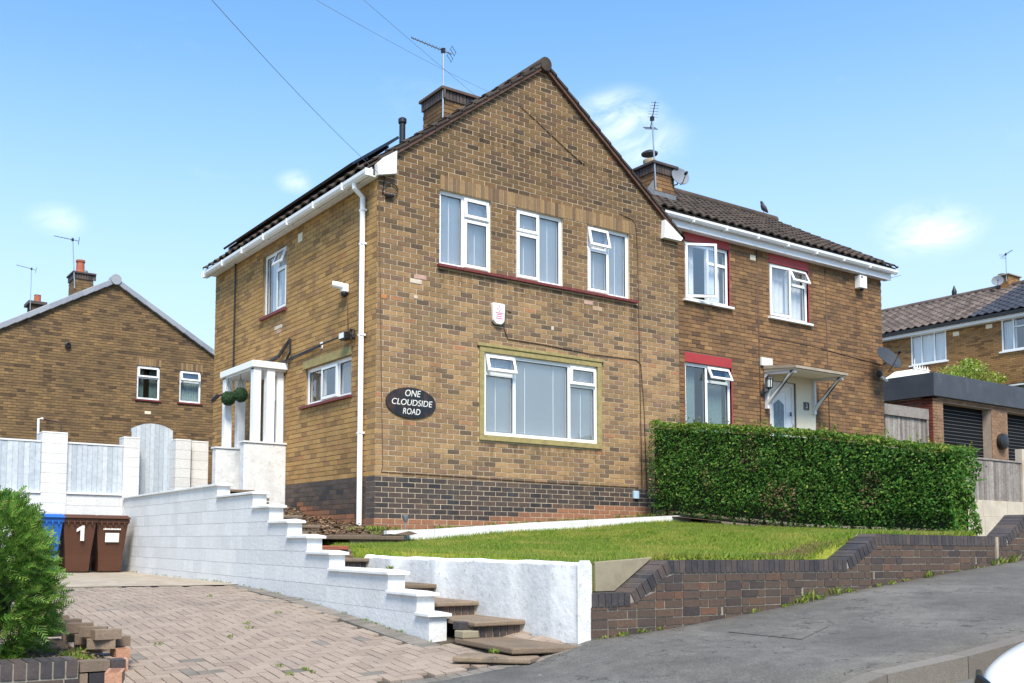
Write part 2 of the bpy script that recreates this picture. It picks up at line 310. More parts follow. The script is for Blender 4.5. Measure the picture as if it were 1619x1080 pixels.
leaf_mat('topiary', [(0, (.016, .045, .018)), (.5, (.028, .075, .026)), (1, (.05, .11, .04))], trans=.1)
leaf_mat('weed', [(0, (.10, .17, .02)), (.5, (.19, .27, .035)), (1, (.30, .32, .07))])
leaf_mat('shrub_leaf', [(0, (.12, .20, .02)), (.5, (.22, .31, .03)), (.9, (.34, .40, .06)), (1, (.7, .7, .45))])
leaf_mat('litter', [(0, (.09, .05, .03)), (.4, (.18, .105, .06)), (.7, (.26, .155, .09)), (.9, (.33, .22, .14)), (1, (.12, .14, .03))], trans=.05, rough=.95)
leaf_mat('straw', [(0, (.22, .20, .06)), (.5, (.36, .32, .11)), (1, (.45, .38, .17))], trans=.2, rough=.9)
def glass(name, tint, base, gain):
    m, N, L, bs = newmat(name); N.remove(bs)
    lw = N.new('ShaderNodeLayerWeight'); lw.inputs['Blend'].default_value = .5      # Schlick, the same from both sides
    pw_ = N.new('ShaderNodeMath'); pw_.operation = 'POWER'; pw_.inputs[1].default_value = 4.0; L.new(lw.outputs['Facing'], pw_.inputs[0])
    f = N.new('ShaderNodeMath'); f.operation = 'MULTIPLY_ADD'; f.inputs[1].default_value = gain; f.inputs[2].default_value = base; f.use_clamp = True
    L.new(pw_.outputs[0], f.inputs[0])
    t = N.new('ShaderNodeBsdfTransparent'); t.inputs[0].default_value = (*tint, 1)
    g = N.new('ShaderNodeBsdfGlossy'); g.inputs['Roughness'].default_value = 0.01; g.inputs['Color'].default_value = (.95, .97, 1, 1)
    x = N.new('ShaderNodeMixShader'); L.new(f.outputs[0], x.inputs[0]); L.new(t.outputs[0], x.inputs[1]); L.new(g.outputs[0], x.inputs[2])
    L.new(x.outputs[0], N['Material Output'].inputs['Surface'])
glass('glass', (.96, .98, .985), .19, .75)
glass('glass_dark', (.62, .72, .72), .15, .8)
plain('frosted', (.55, .60, .60), .5)
plain('stained_blue', (.10, .17, .22), .2, var=.6, scale=16, spec=.6)

# ------------------------------------------------------------------ mesh helpers
class MB:
    def __init__(s): s.v = []; s.f = []; s.m = []; s.mats = []
    def mi(s, mat):
        if mat not in s.mats: s.mats.append(mat)
        return s.mats.index(mat)
    def raw(s, vs, fs, mat=None):
        b = len(s.v); s.v += [tuple(map(float, p)) for p in vs]; s.f += [tuple(b+i for i in f) for f in fs]
        s.m += [s.mi(mat) if mat else 0]*len(fs); return s
    def hexa(s, P, mat=None, back=True):
        """P: 8 points, bottom 0-3 (ccw), top 4-7"""
        fs = [(0, 3, 2, 1), (4, 5, 6, 7), (0, 1, 5, 4), (1, 2, 6, 5), (3, 0, 4, 7)] + ([(2, 3, 7, 6)] if back else [])
        return s.raw(P, fs, mat)
    def box(s, x0, x1, y0, y1, z0, z1, mat=None):
        return s.hexa([(x0, y0, z0), (x1, y0, z0), (x1, y1, z0), (x0, y1, z0), (x0, y0, z1), (x1, y0, z1), (x1, y1, z1), (x0, y1, z1)], mat)
    def fbox(s, fr, u0, u1, v0, v1, n0, n1, mat=None):
        """box in a wall frame: u right, v up, n outwards (n1 = front)"""
        p = fr.p
        return s.hexa([p(u0, v0, n1), p(u1, v0, n1), p(u1, v0, n0), p(u0, v0, n0), p(u0, v1, n1), p(u1, v1, n1), p(u1, v1, n0), p(u0, v1, n0)], mat)
    def prism(s, pts, d, mat=None):
        """extrude polygon pts (3d) by vector d"""
        n = len(pts); d = np.asarray(d, float)
        vs = [tuple(p) for p in pts] + [tuple(np.asarray(p, float)+d) for p in pts]
        fs = [tuple(range(n)), tuple(range(2*n-1, n-1, -1))] + [(i, n+i, n+(i+1) % n, (i+1) % n) for i in range(n)]
        return s.raw(vs, fs, mat)
    def tube(s, pts, r, seg=8, mat=None, caps=True):
        pts = [np.asarray(p, float) for p in pts]; n = len(pts); rs = r if hasattr(r, '__len__') else [r]*n
        vs = []; prev = None
        for i, p in enumerate(pts):
            t = pts[min(i+1, n-1)]-pts[max(i-1, 0)]; t = t/(np.linalg.norm(t)+1e-12)
            a = prev if prev is not None else (np.array([0, 0, 1.]) if abs(t[2]) < .9 else np.array([1., 0, 0]))
            e1 = np.cross(np.cross(t, a), t) if prev is not None else np.cross(t, a)
            e1 = e1/np.linalg.norm(e1); e2 = np.cross(t, e1); prev = e1
            for k in range(seg):
                an = 2*math.pi*k/seg; vs.append(p+rs[i]*(math.cos(an)*e1+math.sin(an)*e2))
        fs = [(i*seg+k, i*seg+(k+1) % seg, (i+1)*seg+(k+1) % seg, (i+1)*seg+k) for i in range(n-1) for k in range(seg)]
        if caps: fs += [tuple(range(seg-1, -1, -1)), tuple(range((n-1)*seg, n*seg))]
        return s.raw(vs, fs, mat)
    def lathe(s, c, prof, seg=20, ax=(0, 0, 1), mat=None):
        ax = np.asarray(ax, float); ax /= np.linalg.norm(ax); a = np.array([1., 0, 0]) if abs(ax[0]) < .9 else np.array([0, 1., 0])
        e1 = np.cross(ax, a); e1 /= np.linalg.norm(e1); e2 = np.cross(ax, e1); c = np.asarray(c, float)
        vs = [c+h*ax+r*(math.cos(2*math.pi*k/seg)*e1+math.sin(2*math.pi*k/seg)*e2) for r, h in prof for k in range(seg)]
        fs = [(i*seg+k, i*seg+(k+1) % seg, (i+1)*seg+(k+1) % seg, (i+1)*seg+k) for i in range(len(prof)-1) for k in range(seg)]
        fs += [tuple(range(seg-1, -1, -1)), tuple(range((len(prof)-1)*seg, len(prof)*seg))]
        return s.raw(vs, fs, mat)
    def build(s, name, mat=None, parent=None, smooth=False, stuff=False, bevel=0):
        me = bpy.data.meshes.new(name); me.from_pydata(s.v, [], s.f)
        names = s.mats if s.mats else [mat]
        for k in names: me.materials.append(MATS[k or mat])
        if s.mats: me.polygons.foreach_set('material_index', s.m)
        me.validate(); me.update()
        o = bpy.data.objects.new(name, me); COL.objects.link(o)
        if smooth:
            me.polygons.foreach_set('use_smooth', [True]*len(me.polygons))
            if smooth == 'auto': me.set_sharp_from_angle(angle=math.radians(38))
        if bevel:
            b = o.modifiers.new('bevel', 'BEVEL'); b.width = bevel; b.segments = 2; b.limit_method = 'ANGLE'; b.angle_limit = math.radians(40)
        if parent is not None: child(o, parent)
        if stuff: o['kind'] = 'stuff'
        return o
def child(o, parent):
    o.parent = parent
    if parent.type == 'EMPTY': o.matrix_parent_inverse = parent.matrix_basis.inverted()
    return o
class Frame:
    """a wall plane: origin, direction to the right as seen from outside, normal outwards"""
    def __init__(s, O, U):
        s.O = np.asarray(O, float); s.U = np.asarray(U, float)/np.linalg.norm(U); s.V = np.array([0, 0, 1.]); s.N = np.cross(s.U, s.V)
    def p(s, u, v, n=0): return s.O+s.U*u+s.V*v+s.N*n
    def uv(s, px, py, n=0):
        d = ray(px, py); t = ((s.O+s.N*n-CAM)@s.N)/(d@s.N); P = CAM+t*d
        return float((P-s.O)@s.U), float(P[2]-s.O[2])
def thing(name, label, cat, loc, group=None):
    o = bpy.data.objects.new(name, None); COL.objects.link(o); o.location = tuple(map(float, loc)); o.empty_display_size = .1
    tag(o, label, cat, group); return o
def tag(o, label, cat, group=None):
    o['label'] = label; o['category'] = cat
    if group: o['group'] = group
    return o
def structure(o): o['kind'] = 'structure'; return o
UNIT = {}
def unit_box(mat, back=False):
    k = (mat, back)
    if k not in UNIT:
        mb = MB(); mb.hexa([(-.5, -.5, -.5), (.5, -.5, -.5), (.5, .5, -.5), (-.5, .5, -.5), (-.5, -.5, .5), (.5, -.5, .5), (.5, .5, .5), (-.5, .5, .5)], back=back)
        me = bpy.data.meshes.new('piece'); me.from_pydata(mb.v, [], mb.f); me.materials.append(MATS[mat]); me.update(); UNIT[k] = me
    return UNIT[k]
def place_box(name, P8, mat, parent, back=False):
    """one box as an object of its own that shares the unit mesh; P8 as in MB.hexa"""
    P = [np.asarray(p, float) for p in P8]
    ex, ey, ez = P[1]-P[0], P[3]-P[0], P[4]-P[0]; c = sum(P)/8
    nn = [np.linalg.norm(e) for e in (ex, ey, ez)]
    if max(abs(ex@ey)/nn[0]/nn[1], abs(ex@ez)/nn[0]/nn[2], abs(ey@ez)/nn[1]/nn[2]) > .02 or np.linalg.norm(P[5]-P[4]-ex) > .006:
        return MB().hexa(P, back=back).build(name, mat, parent)
    o = bpy.data.objects.new(name, unit_box(mat, back)); COL.objects.link(o)
    M = Matrix(((ex[0], ey[0], ez[0], c[0]), (ex[1], ey[1], ez[1], c[1]), (ex[2], ey[2], ez[2], c[2]), (0, 0, 0, 1)))
    o.parent = parent
    if parent.type == 'EMPTY': o.matrix_parent_inverse = parent.matrix_basis.inverted()
    o.matrix_basis = M
    return o
def scatter(items, name, parent, limit=300, stuff_name=None, back=False):
    """items: list of (P8, mat). The ones that show largest become objects, the others one joined part."""
    sc = []
    for i, (P, mt) in enumerate(items):
        q = [proj(p) for p in (P[0], P[1], P[4], P[3])]
        if min(a[2] for a in q) < .3: sc.append(0); continue
        w = abs((q[1][0]-q[0][0])*(q[2][1]-q[0][1])-(q[1][1]-q[0][1])*(q[2][0]-q[0][0]))+abs((q[1][0]-q[0][0])*(q[3][1]-q[0][1])-(q[1][1]-q[0][1])*(q[3][0]-q[0][0]))
        inside = 0 <= q[0][0] <= PW and 0 <= q[0][1] <= PH
        sc.append(w if inside else w*1e-6)
    order = sorted(range(len(items)), key=lambda i: -sc[i])
    rest = order[limit:]
    for i in order[:limit]: place_box(name, items[i][0], items[i][1], parent, back)
    if rest:
        mb = MB()
        for i in rest: mb.hexa(items[i][0], items[i][1], back=back)
        mb.build(stuff_name or name+'work', None, parent, stuff=True)
def spans(lo, hi, holes):
    """1-d ranges [lo,hi] minus holes"""
    out = [(lo, hi)]
    for a, b in holes:
        nx = []
        for x, y in out:
            if b <= x or a >= y: nx.append((x, y)); continue
            if a > x: nx.append((x, a))
            if b < y: nx.append((b, y))
        out = nx
    return [(a, b) for a, b in out if b-a > .012]
def bricks(fr, lo, hi, v0, v1, holes, matf, L=.225, H=.075, j=.011, proud=.007, deep=.006, flem=False, jit=.002, off=0.0):
    """brick courses on a wall frame. lo(v), hi(v): ends of the course; holes: (u0,u1,v0,v1)"""
    out = []; k = math.floor(v0/H+1e-6)
    while k*H < v1-1e-6:
        a, b = k*H+j/2, (k+1)*H-j/2; mid = (a+b)/2
        if mid > v0-H*.3 and mid < v1:
            hl = [(h[0], h[1]) for h in holes if h[2] < mid < h[3]]
            u = -L*3+off+(L/2 if k % 2 else 0)
            u += math.floor((lo(mid)-u)/L)*L - L; e = hi(mid); seq = 0
            rng = spans(lo(mid), hi(mid), hl)
            while u < e:
                w = L
                if flem and (seq + (k % 2)) % 3 == 2: w = L/2
                seq += 1
                for (x, y) in rng:
                    s0, s1 = max(u+j/2, x), min(u+w-j/2, y)
                    if s1-s0 > .02:
                        n = proud+random.uniform(-jit, jit); t = random.uniform(-.0012, .0012)
                        out.append(([fr.p(s0, a, n), fr.p(s1, a, n+t), fr.p(s1, a, -deep), fr.p(s0, a, -deep), fr.p(s0, b, n), fr.p(s1, b, n+t), fr.p(s1, b, -deep), fr.p(s0, b, -deep)], matf((s0+s1)/2, mid, k)))
                u += w
        k += 1
    return out
def wall_core(name, fr, lo, hi, vs, holes, thick, mat, parent):
    """mortar body of a wall with openings; vs: heights where the outline bends"""
    cuts = sorted(set([round(v, 5) for v in vs]+[round(h[i], 5) for h in holes for i in (2, 3) if vs[0] < h[i] < vs[-1]]))
    mb = MB()
    for a, b in zip(cuts, cuts[1:]):
        mid = (a+b)/2; hl = sorted([(h[0], h[1]) for h in holes if h[2] <= mid <= h[3]])
        sp = spans(min(lo(a), lo(b)), max(hi(a), hi(b)), hl)
        for (x, y) in sp:
            xa = lo(a+1e-6) if x <= min(lo(a), lo(b))+1e-6 else x; xb = lo(b-1e-6) if x <= min(lo(a), lo(b))+1e-6 else x
            ya = hi(a+1e-6) if y >= max(hi(a), hi(b))-1e-6 else y; yb = hi(b-1e-6) if y >= max(hi(a), hi(b))-1e-6 else y
            p = fr.p
            mb.hexa([p(xa, a, 0), p(ya, a, 0), p(ya, a, -thick), p(xa, a, -thick), p(xb, b, 0), p(yb, b, 0), p(yb, b, -thick), p(xb, b, -thick)])
    return mb.build(name, mat, parent)
class Hinged:
    """wall frame with a leaf turned open about one edge"""
    def __init__(s, fr, kind, h, n0, ang):
        s.fr, s.kind, s.h, s.n0, s.c, s.s = fr, kind, h, n0, math.cos(ang), math.sin(ang)
    def p(s, u, v, n=0):
        dn = n-s.n0
        if s.kind == 'top':
            dv = v-s.h; return s.fr.p(u, s.h+dv*s.c+dn*s.s, s.n0+dn*s.c-dv*s.s)
        du = u-s.h
        if s.kind == 'left': return s.fr.p(s.h+du*s.c-dn*s.s, v, s.n0+dn*s.c+du*s.s)
        return s.fr.p(s.h+du*s.c+dn*s.s, v, s.n0+dn*s.c-du*s.s)
def ring(mb, fr, u0, u1, v0, v1, w, n0, n1, mat=None):
    mb.fbox(fr, u0, u1, v0, v0+w, n0, n1, mat); mb.fbox(fr, u0, u1, v1-w, v1, n0, n1, mat)
    mb.fbox(fr, u0, u0+w, v0+w, v1-w, n0, n1, mat); mb.fbox(fr, u1-w, u1, v0+w, v1-w, n0, n1, mat)
def sheet(fr, u0, u1, v0, v1, n, mat, parent):
    return MB().raw([fr.p(u0, v0, n), fr.p(u1, v0, n), fr.p(u1, v1, n), fr.p(u0, v1, n)], [(0, 1, 2, 3)]).build('pane', mat, parent)
def window(parent, fr, u0, u1, v0, v1, lights, nf=-.045, blind=None, glassm='glass', label=None):
    fm = MB(); d = .06; b = .028
    ring(fm, fr, u0, u1, v0, v1, b, nf-d, nf, 'upvc')
    iu0, iu1, iv0, iv1 = u0+b, u1-b, v0+b, v1-b
    todo = []
    for (a0, a1, c0, c1, kind, ang) in lights:
        x0, x1 = iu0+(iu1-iu0)*a0, iu0+(iu1-iu0)*a1; y0, y1 = iv0+(iv1-iv0)*c0, iv0+(iv1-iv0)*c1
        ring(fm, fr, x0, x1, y0, y1, b, nf-d, nf-.002, 'upvc'); todo.append((x0, x1, y0, y1, kind, ang))
    w = fm.build('window', None, parent)
    if label: w['label'] = label
    for (x0, x1, y0, y1, kind, ang) in todo:
        if kind == 'fixed':
            sheet(fr, x0+b-.004, x1-b+.004, y0+b-.004, y1-b+.004, nf-.028, glassm, w)
            bd = MB(); ring(bd, fr, x0+b, x1-b, y0+b, y1-b, .007, nf-.024, nf-.012); bd.build('gasket', 'black_plastic', w)
        else:
            e = .012; x0 += e; x1 -= e; y0 += e; y1 -= e; nb, nt = nf+.002, nf+.034
            hf = fr if not ang else Hinged(fr, kind, y1 if kind == 'top' else (x0 if kind == 'left' else x1), nb, math.radians(ang))
            sm = MB(); ring(sm, hf, x0, x1, y0, y1, .050, nb, nt); sm.build('sash', 'upvc', w, bevel=.006)
            sheet(hf, x0+.046, x1-.046, y0+.046, y1-.046, nb+.016, glassm, w)
            bd = MB(); ring(bd, hf, x0+.050, x1-.050, y0+.050, y1-.050, .007, nb+.021, nb+.028); bd.build('gasket', 'black_plastic', w)
    if blind == 'venetian':
        mb = MB(); v = v0+.03; nb = nf-.085
        while v < v1-.03:
            p = fr.p; mb.raw([p(u0+.02, v, nb-.009), p(u1-.02, v, nb-.009), p(u1-.02, v+.0262, nb+.009), p(u0+.02, v+.0262, nb+.009)], [(0, 1, 2, 3)]); v += .025
        k = 2 if u1-u0 < 1.2 else 4
        for i in range(k):
            uu = u0+(u1-u0)*(i+.5)/k; mb.fbox(fr, uu-.005, uu+.005, v0+.02, v1-.02, nb+.010, nb+.013)
        mb.build('blind', 'blind_white', w, stuff=True)
    elif blind in ('curtain', 'curtain_grey'):
        for (a, c) in ((u0+.03, u0+(u1-u0)*.38), (u0+(u1-u0)*.62, u1-.03)):
            mb = MB(); n = 24; nb = nf-.16
            vs = []
            for i in range(n+1):
                uu = a+(c-a)*i/n; q = nb+.025*math.sin(i*1.55)
                vs += [fr.p(uu, v0+.02, q), fr.p(uu, v1-.01, q)]
            mb.raw(vs, [(2*i, 2*i+2, 2*i+3, 2*i+1) for i in range(n)]); mb.build('curtain', blind, w, smooth=True)
    elif blind == 'net':
        mb = MB(); n = 40; nb = nf-.14; vs = []
        for i in range(n+1):
            uu = u0+.02+(u1-u0-.04)*i/n; q = nb+.012*math.sin(i*1.3); vs += [fr.p(uu, v0+.02, q), fr.p(uu, v1-.01, q)]
        mb.raw(vs, [(2*i, 2*i+2, 2*i+3, 2*i+1) for i in range(n)]); mb.build('net_curtain', 'curtain', w, smooth=True)
    return w
def chimney(parent, x0, x1, y0, y1, z0, z1, mat, mortar='mortar_brown', band=True, name='chimney'):
    c = MB().box(x0, x1, y0, y1, z0, z1).build(name, mortar, parent)
    its = []
    top = z1-(.19 if band else .02)
    for fr, w in ((Frame((x0, y0, 0), (1, 0, 0)), x1-x0), (Frame((x0, y1, 0), (0, -1, 0)), y1-y0)):
        its += bricks(fr, lambda v: -.008, lambda v, w=w: w+.008, z0, top, [], lambda u, v, k: mat)
    mb = MB()
    for P, mt in its: mb.hexa(P, mt, back=False)
    mb.build('brickwork', None, c, stuff=True)
    if band:
        for fr, w in ((Frame((x0, y0, 0), (1, 0, 0)), x1-x0), (Frame((x0, y1, 0), (0, -1, 0)), y1-y0)):
            u = -.03
            while u < w+.02:
                place_box('soldier_brick', [fr.p(u, z1-.18, .03), fr.p(u+.062, z1-.18, .03), fr.p(u+.062, z1-.18, -.01), fr.p(u, z1-.18, -.01), fr.p(u, z1-.02, .03), fr.p(u+.062, z1-.02, .03), fr.p(u+.062, z1-.02, -.01), fr.p(u, z1-.02, -.01)], 'plinth_brick', c); u += .075
    MB().box(x0-.07, x1+.07, y0-.07, y1+.07, z1-.02, z1+.035).build('cap', 'plinth_brick' if band else 'concrete', c, bevel=.008)
    return c
def tile_rows(P0, U, S, nu, ns, wu, ws, mat, prof=.05, th=.018):
    """interlocking pantiles: P0 eaves corner, U along eaves, S up the slope (unit vectors). Returns verts/faces per tile"""
    U = np.asarray(U, float); S = np.asarray(S, float); Nn = np.cross(U, S); out = []
    for r in range(ns):
        for c in range(nu):
            o = np.asarray(P0, float)+U*(c*wu)+S*(r*ws)
            us = np.linspace(0, wu*1.0, 7); hs = [prof*math.sin(math.pi*2*i/6)*.5+prof*.5 for i in range(7)]
            lift = .026
            vs = [o+U*u+Nn*(h+lift) for u, h in zip(us, hs)] + [o+U*u+S*(ws*1.12)+Nn*(h+.004) for u, h in zip(us, hs)] + [o+U*u+Nn*(h+lift-th-.012) for u, h in zip(us, hs)]
            fs = [(i, i+1, 8+i, 7+i) for i in range(6)] + [(14+i, 15+i, i+1, i) for i in range(6)]
            out.append((vs, fs))
    return out
def aerial(label, base, top, boom_dir, boom_len, mount=None, group='television aerials', nel=9, up=0.0):
    t = thing('tv_aerial', label, 'aerial', base, group)
    base = np.asarray(base, float); top = np.asarray(top, float); bd = np.asarray(boom_dir, float); bd = bd/np.linalg.norm(bd)
    MB().tube([base, top], .016, 8).build('mast', 'aluminium', t)
    sd = np.cross(bd, (0, 0, 1.)); sd = sd/np.linalg.norm(sd); vv = np.cross(sd, bd)
    h = top-np.array([0, 0, .06]); tail = h-bd*.18; tip = h+bd*boom_len
    MB().tube([tail, tip], .010, 6).build('boom', 'steel_dark', t)
    for i in range(nel):
        c = h+bd*(boom_len*(i+.6)/nel); l = .10-.004*i
        MB().tube([c-sd*l, c+sd*l], .004, 4).build('director', 'steel_dark', t)
    mb = MB()
    for s in (-1, 1):
        for a in (.03, .09):
            c = tail+vv*s*a-bd*.02*a; mb.tube([c-sd*.13, c+sd*.13], .005, 5)
        for q in (-.12, .12): mb.tube([tail+sd*q+vv*s*.02, tail+sd*q+vv*s*.10], .004, 4)
    mb.build('reflector', 'steel_dark', t)
    MB().box(h[0]-.03, h[0]+.03, h[1]-.03, h[1]+.03, h[2]-.04, h[2]+.04).build('clamp', 'black_plastic', t)
    return t
def dish(label, c, aim, r, foot, mat='dish_grey', group='satellite dishes'):
    t = thing('satellite_dish', label, 'satellite dish', foot, group)
    c = np.asarray(c, float); aim = np.asarray(aim, float); aim /= np.linalg.norm(aim); foot = np.asarray(foot, float)
    pr = [(r*q, r*.28*q*q) for q in (.02, .3, .55, .78, .95, 1.0)]
    mb = MB(); mb.lathe(c-aim*.05, pr+[(r*1.0, r*.28+.012), (r*.95, r*.28*.9+.014), (r*.55, r*.28*.3+.014), (r*.02, .012)], 28, aim); mb.build('reflector', mat, t, smooth=True)
    low = c+np.array([0, 0, -r*.9]); lnb = c+aim*(r*1.15)+np.array([0, 0, -r*.35])
    MB().tube([low, low+aim*.1, lnb], .010, 6).build('arm', 'steel_dark', t)
    MB().tube([lnb-aim*.04, lnb+aim*.03], .028, 10).build('receiver', 'black_plastic', t)
    MB().tube([foot, foot+(c-foot)*np.array([1, 1, 0])*.7, c-aim*.06], .014, 8).build('bracket', 'steel_dark', t)
    return t
def wire(name, label, pts, r, mat, group=None, sag=0.0, parent=None):
    if len(pts) == 2 and sag:
        a, b = np.asarray(pts[0], float), np.asarray(pts[1], float)
        pts = [a+(b-a)*s-np.array([0, 0, sag*4*s*(1-s)]) for s in np.linspace(0, 1, 25)]
    o = MB().tube(pts, r, 6).build(name, mat, parent, smooth=True)
    if parent is None: tag(o, label, 'cable', group)
    elif label: o['label'] = label
    return o

# ------------------------------------------------------------------ ground
ZS_X = [-40, -12, -6, -4, -2.8, -1.9, -1.35, -.3, 1.09, 2.08, 3.8, 5.03, 5.7, 12, 25, 60, 200]
ZS_Z = [-3.6, -2.35, -2.06, -2.01, -1.96, -1.87, -1.74, -1.67, -1.535, -1.416, -1.255, -1.142, -1.084, -.52, .4, 2.2, 3.5]
def zs(x): return float(np.interp(x, ZS_X, ZS_Z))
def wdrive(y): return float(np.interp(y, [-5.85, -5, -3.7, -2, -.9, 0], [1, .8, .54, .2, .07, 0]))
def zdrive(x, y): w = wdrive(y); return w*zs(x)+(1-w)*-1.51
def grid(name, xs, ys, zf, mat, skirt=0):
    mb = MB(); vs = [(x, y, zf(x, y)) for y in ys for x in xs]; n = len(xs)
    mb.raw(vs, [(j*n+i, j*n+i+1, (j+1)*n+i+1, (j+1)*n+i) for j in range(len(ys)-1) for i in range(n-1)])
    if skirt:
        m_ = len(ys); loop = [i for i in range(n)]+[j*n+n-1 for j in range(1, m_)]+[(m_-1)*n+i for i in range(n-2, -1, -1)]+[j*n for j in range(m_-2, 0, -1)]
        b = len(mb.v); mb.v += [(vs[k][0], vs[k][1], vs[k][2]-skirt) for k in loop]; L_ = len(loop)
        mb.f += [(loop[k], b+k, b+(k+1) % L_, loop[(k+1) % L_]) for k in range(L_)]; mb.m += [0]*L_
    return mb.build(name, mat, smooth=True)
gx = [-200, -100, -60]+list(np.arange(-40, 61, 2.5))+[80, 120, 200]; gy = [-200, -100, -60]+list(np.arange(-40, 61, 2.5))+[80, 120, 200]
structure(grid('ground', gx, gy, lambda x, y: zs(x)-.32+max(0, y-10)*.0, 'earth_ground'))
KY = -8.22
px_ = sorted(set(list(np.arange(-16, 30, .5))+ZS_X[1:-3]))
structure(grid('pavement', [x for x in px_], list(np.linspace(KY+.001, -5.6, 8)), lambda x, y: zs(x), 'pavement_asphalt', .2))
rx = sorted(set(list(np.arange(-30, 60, 1.0))+ZS_X[1:-1]))
structure(grid('road', rx, list(np.linspace(-15.5, KY-.13, 5)), lambda x, y: zs(x)-.115-.02*abs((y+12)/3.5), 'road_asphalt'))
structure(grid('far_pavement', rx, [-18.0, -15.6], lambda x, y: zs(x), 'pavement_asphalt'))
kerb = structure(MB().box(-.01, .01, 0, .01, -3, -2.99).build('kerb', 'concrete'))
x = -14.0
while x < 24:
    L_ = .91; lo_ = .10 if x < -3.4 else 0   # dropped kerb across the drive
    za, zb = zs(x)-lo_*.8, zs(x+L_)-lo_*.8; g = .012
    place_box('kerb_stone', [(x+g, KY-.125, za-.25), (x+L_, KY-.125, zb-.25), (x+L_, KY, zb-.25), (x+g, KY, za-.25), (x+g, KY-.125, za+.012), (x+L_, KY-.125, zb+.012), (x+L_, KY, zb+.012), (x+g, KY, za+.012)], 'kerb_stone', kerb, True)
    x += L_
# tarmac patch on the pavement, a thin sheet with its own edges
pp = [(-.29, -6.35), (.2, -6.05), (1.02, -6.32), (.35, -6.85), (-.29, -7.05)]
structure(MB().raw([(a, b, zs(a)+.005) for a, b in pp], [tuple(range(len(pp)))]).build('pavement_patch', 'pavement_asphalt'))

# driveway: herringbone pavers on a sand bed, a border course, concrete by the bins
def wall_x(y): return -2.2+.45*(y+5)/11.2
DX0 = -5.9
dxs = list(np.linspace(DX0, -1.4, 16)); dys = list(np.linspace(-5.88, .12, 30))
drv = structure(grid('driveway', dxs, dys, lambda x, y: zdrive(x, y)-.022, 'joint_sand'))
its = []
pw, ph_ = .2, .1
def paver(cx_, cy_, lx, ly, mat):
    g = .0045; z = [zdrive(cx_+sx*lx/2, cy_+sy*ly/2)+random.uniform(-.0025, .0025) for sx, sy in ((-1, -1), (1, -1), (1, 1), (-1, 1))]
    x0, x1, y0, y1 = cx_-lx/2+g, cx_+lx/2-g, cy_-ly/2+g, cy_+ly/2-g
    its.append(([(x0, y0, z[0]-.05), (x1, y0, z[1]-.05), (x1, y1, z[2]-.05), (x0, y1, z[3]-.05), (x0, y0, z[0]), (x1, y0, z[1]), (x1, y1, z[2]), (x0, y1, z[3])], mat))
border_x = lambda y: wall_x(y)-.215 if y > -4.95 else -1.42
for i in range(-70, 70):
    for k in range(-70, 70):
        # 90 degree herringbone: an L of two blocks repeated along the diagonal and anti-diagonal
        ox = -3.6+(i+k*2)*ph_; oy = -2.6+(i-k*2)*ph_
        for (cx_, cy_, lx, ly) in ((ox+.1, oy+.05, pw, ph_), (ox+.05, oy+.2, ph_, pw)):
            if not (DX0 < cx_-lx/2 and -5.74 < cy_-ly/2 and cy_+ly/2 < .07): continue
            if cx_+lx/2 > border_x(cy_)+.05: continue
            paver(cx_, cy_, lx, ly, 'paver_grey' if random.random() < .012 else 'paver')
y = -4.93
while y < .05:
    paver(wall_x(y)-.108, y+.05, .2, .1, 'paver_grey'); y += .1
x = DX0+.1
while x < -1.5:
    paver(x, -5.80, .1, .12 if x < -2 else .12, 'paver_grey' if x > -3.4 else 'paver'); x += .1
scatter(its, 'paver', drv, 300, 'paving', back=False)
structure(grid('bin_stand', list(np.linspace(-5.9, -1.78, 10)), list(np.linspace(.12, 6.19, 12)), lambda x, y: -1.505+.004*math.sin(x*3+y), 'concrete'))
# weeds in the joints and along the wall foot
def weed_patch(mb, c, r, n, h, rng=random):
    for _ in range(n):
        a = rng.uniform(0, 6.28); d = r*math.sqrt(rng.random()); b = np.array(c)+np.array([math.cos(a)*d, math.sin(a)*d, 0])
        t = b+np.array([rng.uniform(-.6, .6)*h, rng.uniform(-.6, .6)*h, h*rng.uniform(.3, 1)]); s = np.array([math.cos(a*3), math.sin(a*3), 0])*min(h*.16, .009)
        mid = (b+t)/2+np.array([0, 0, h*.12])
        mb.raw([b, mid-s, t, mid+s], [(0, 1, 2, 3)])
mb = MB()
for (px, py) in ((443, 1046), (460, 1052), (483, 1048), (494, 1050), (512, 1070), (556, 1065), (570, 1070), (604, 1072), (390, 1010), (395, 1014), (440, 1000), (680, 1072), (640, 1064), (330, 985), (250, 1030), (365, 1022)):
    P = on(2, -1.86, px, py); P[2] = zdrive(P[0], P[1]); weed_patch(mb, P, .035, 16, .035)
for i in range(46):
    yy = random.uniform(-5, 5.5); weed_patch(mb, (wall_x(yy)-.03, yy, zdrive(-2.2, yy) if yy < .1 else -1.5), .03, 6, .03)
mb.build('joint_weed', 'weed', drv, stuff=True)
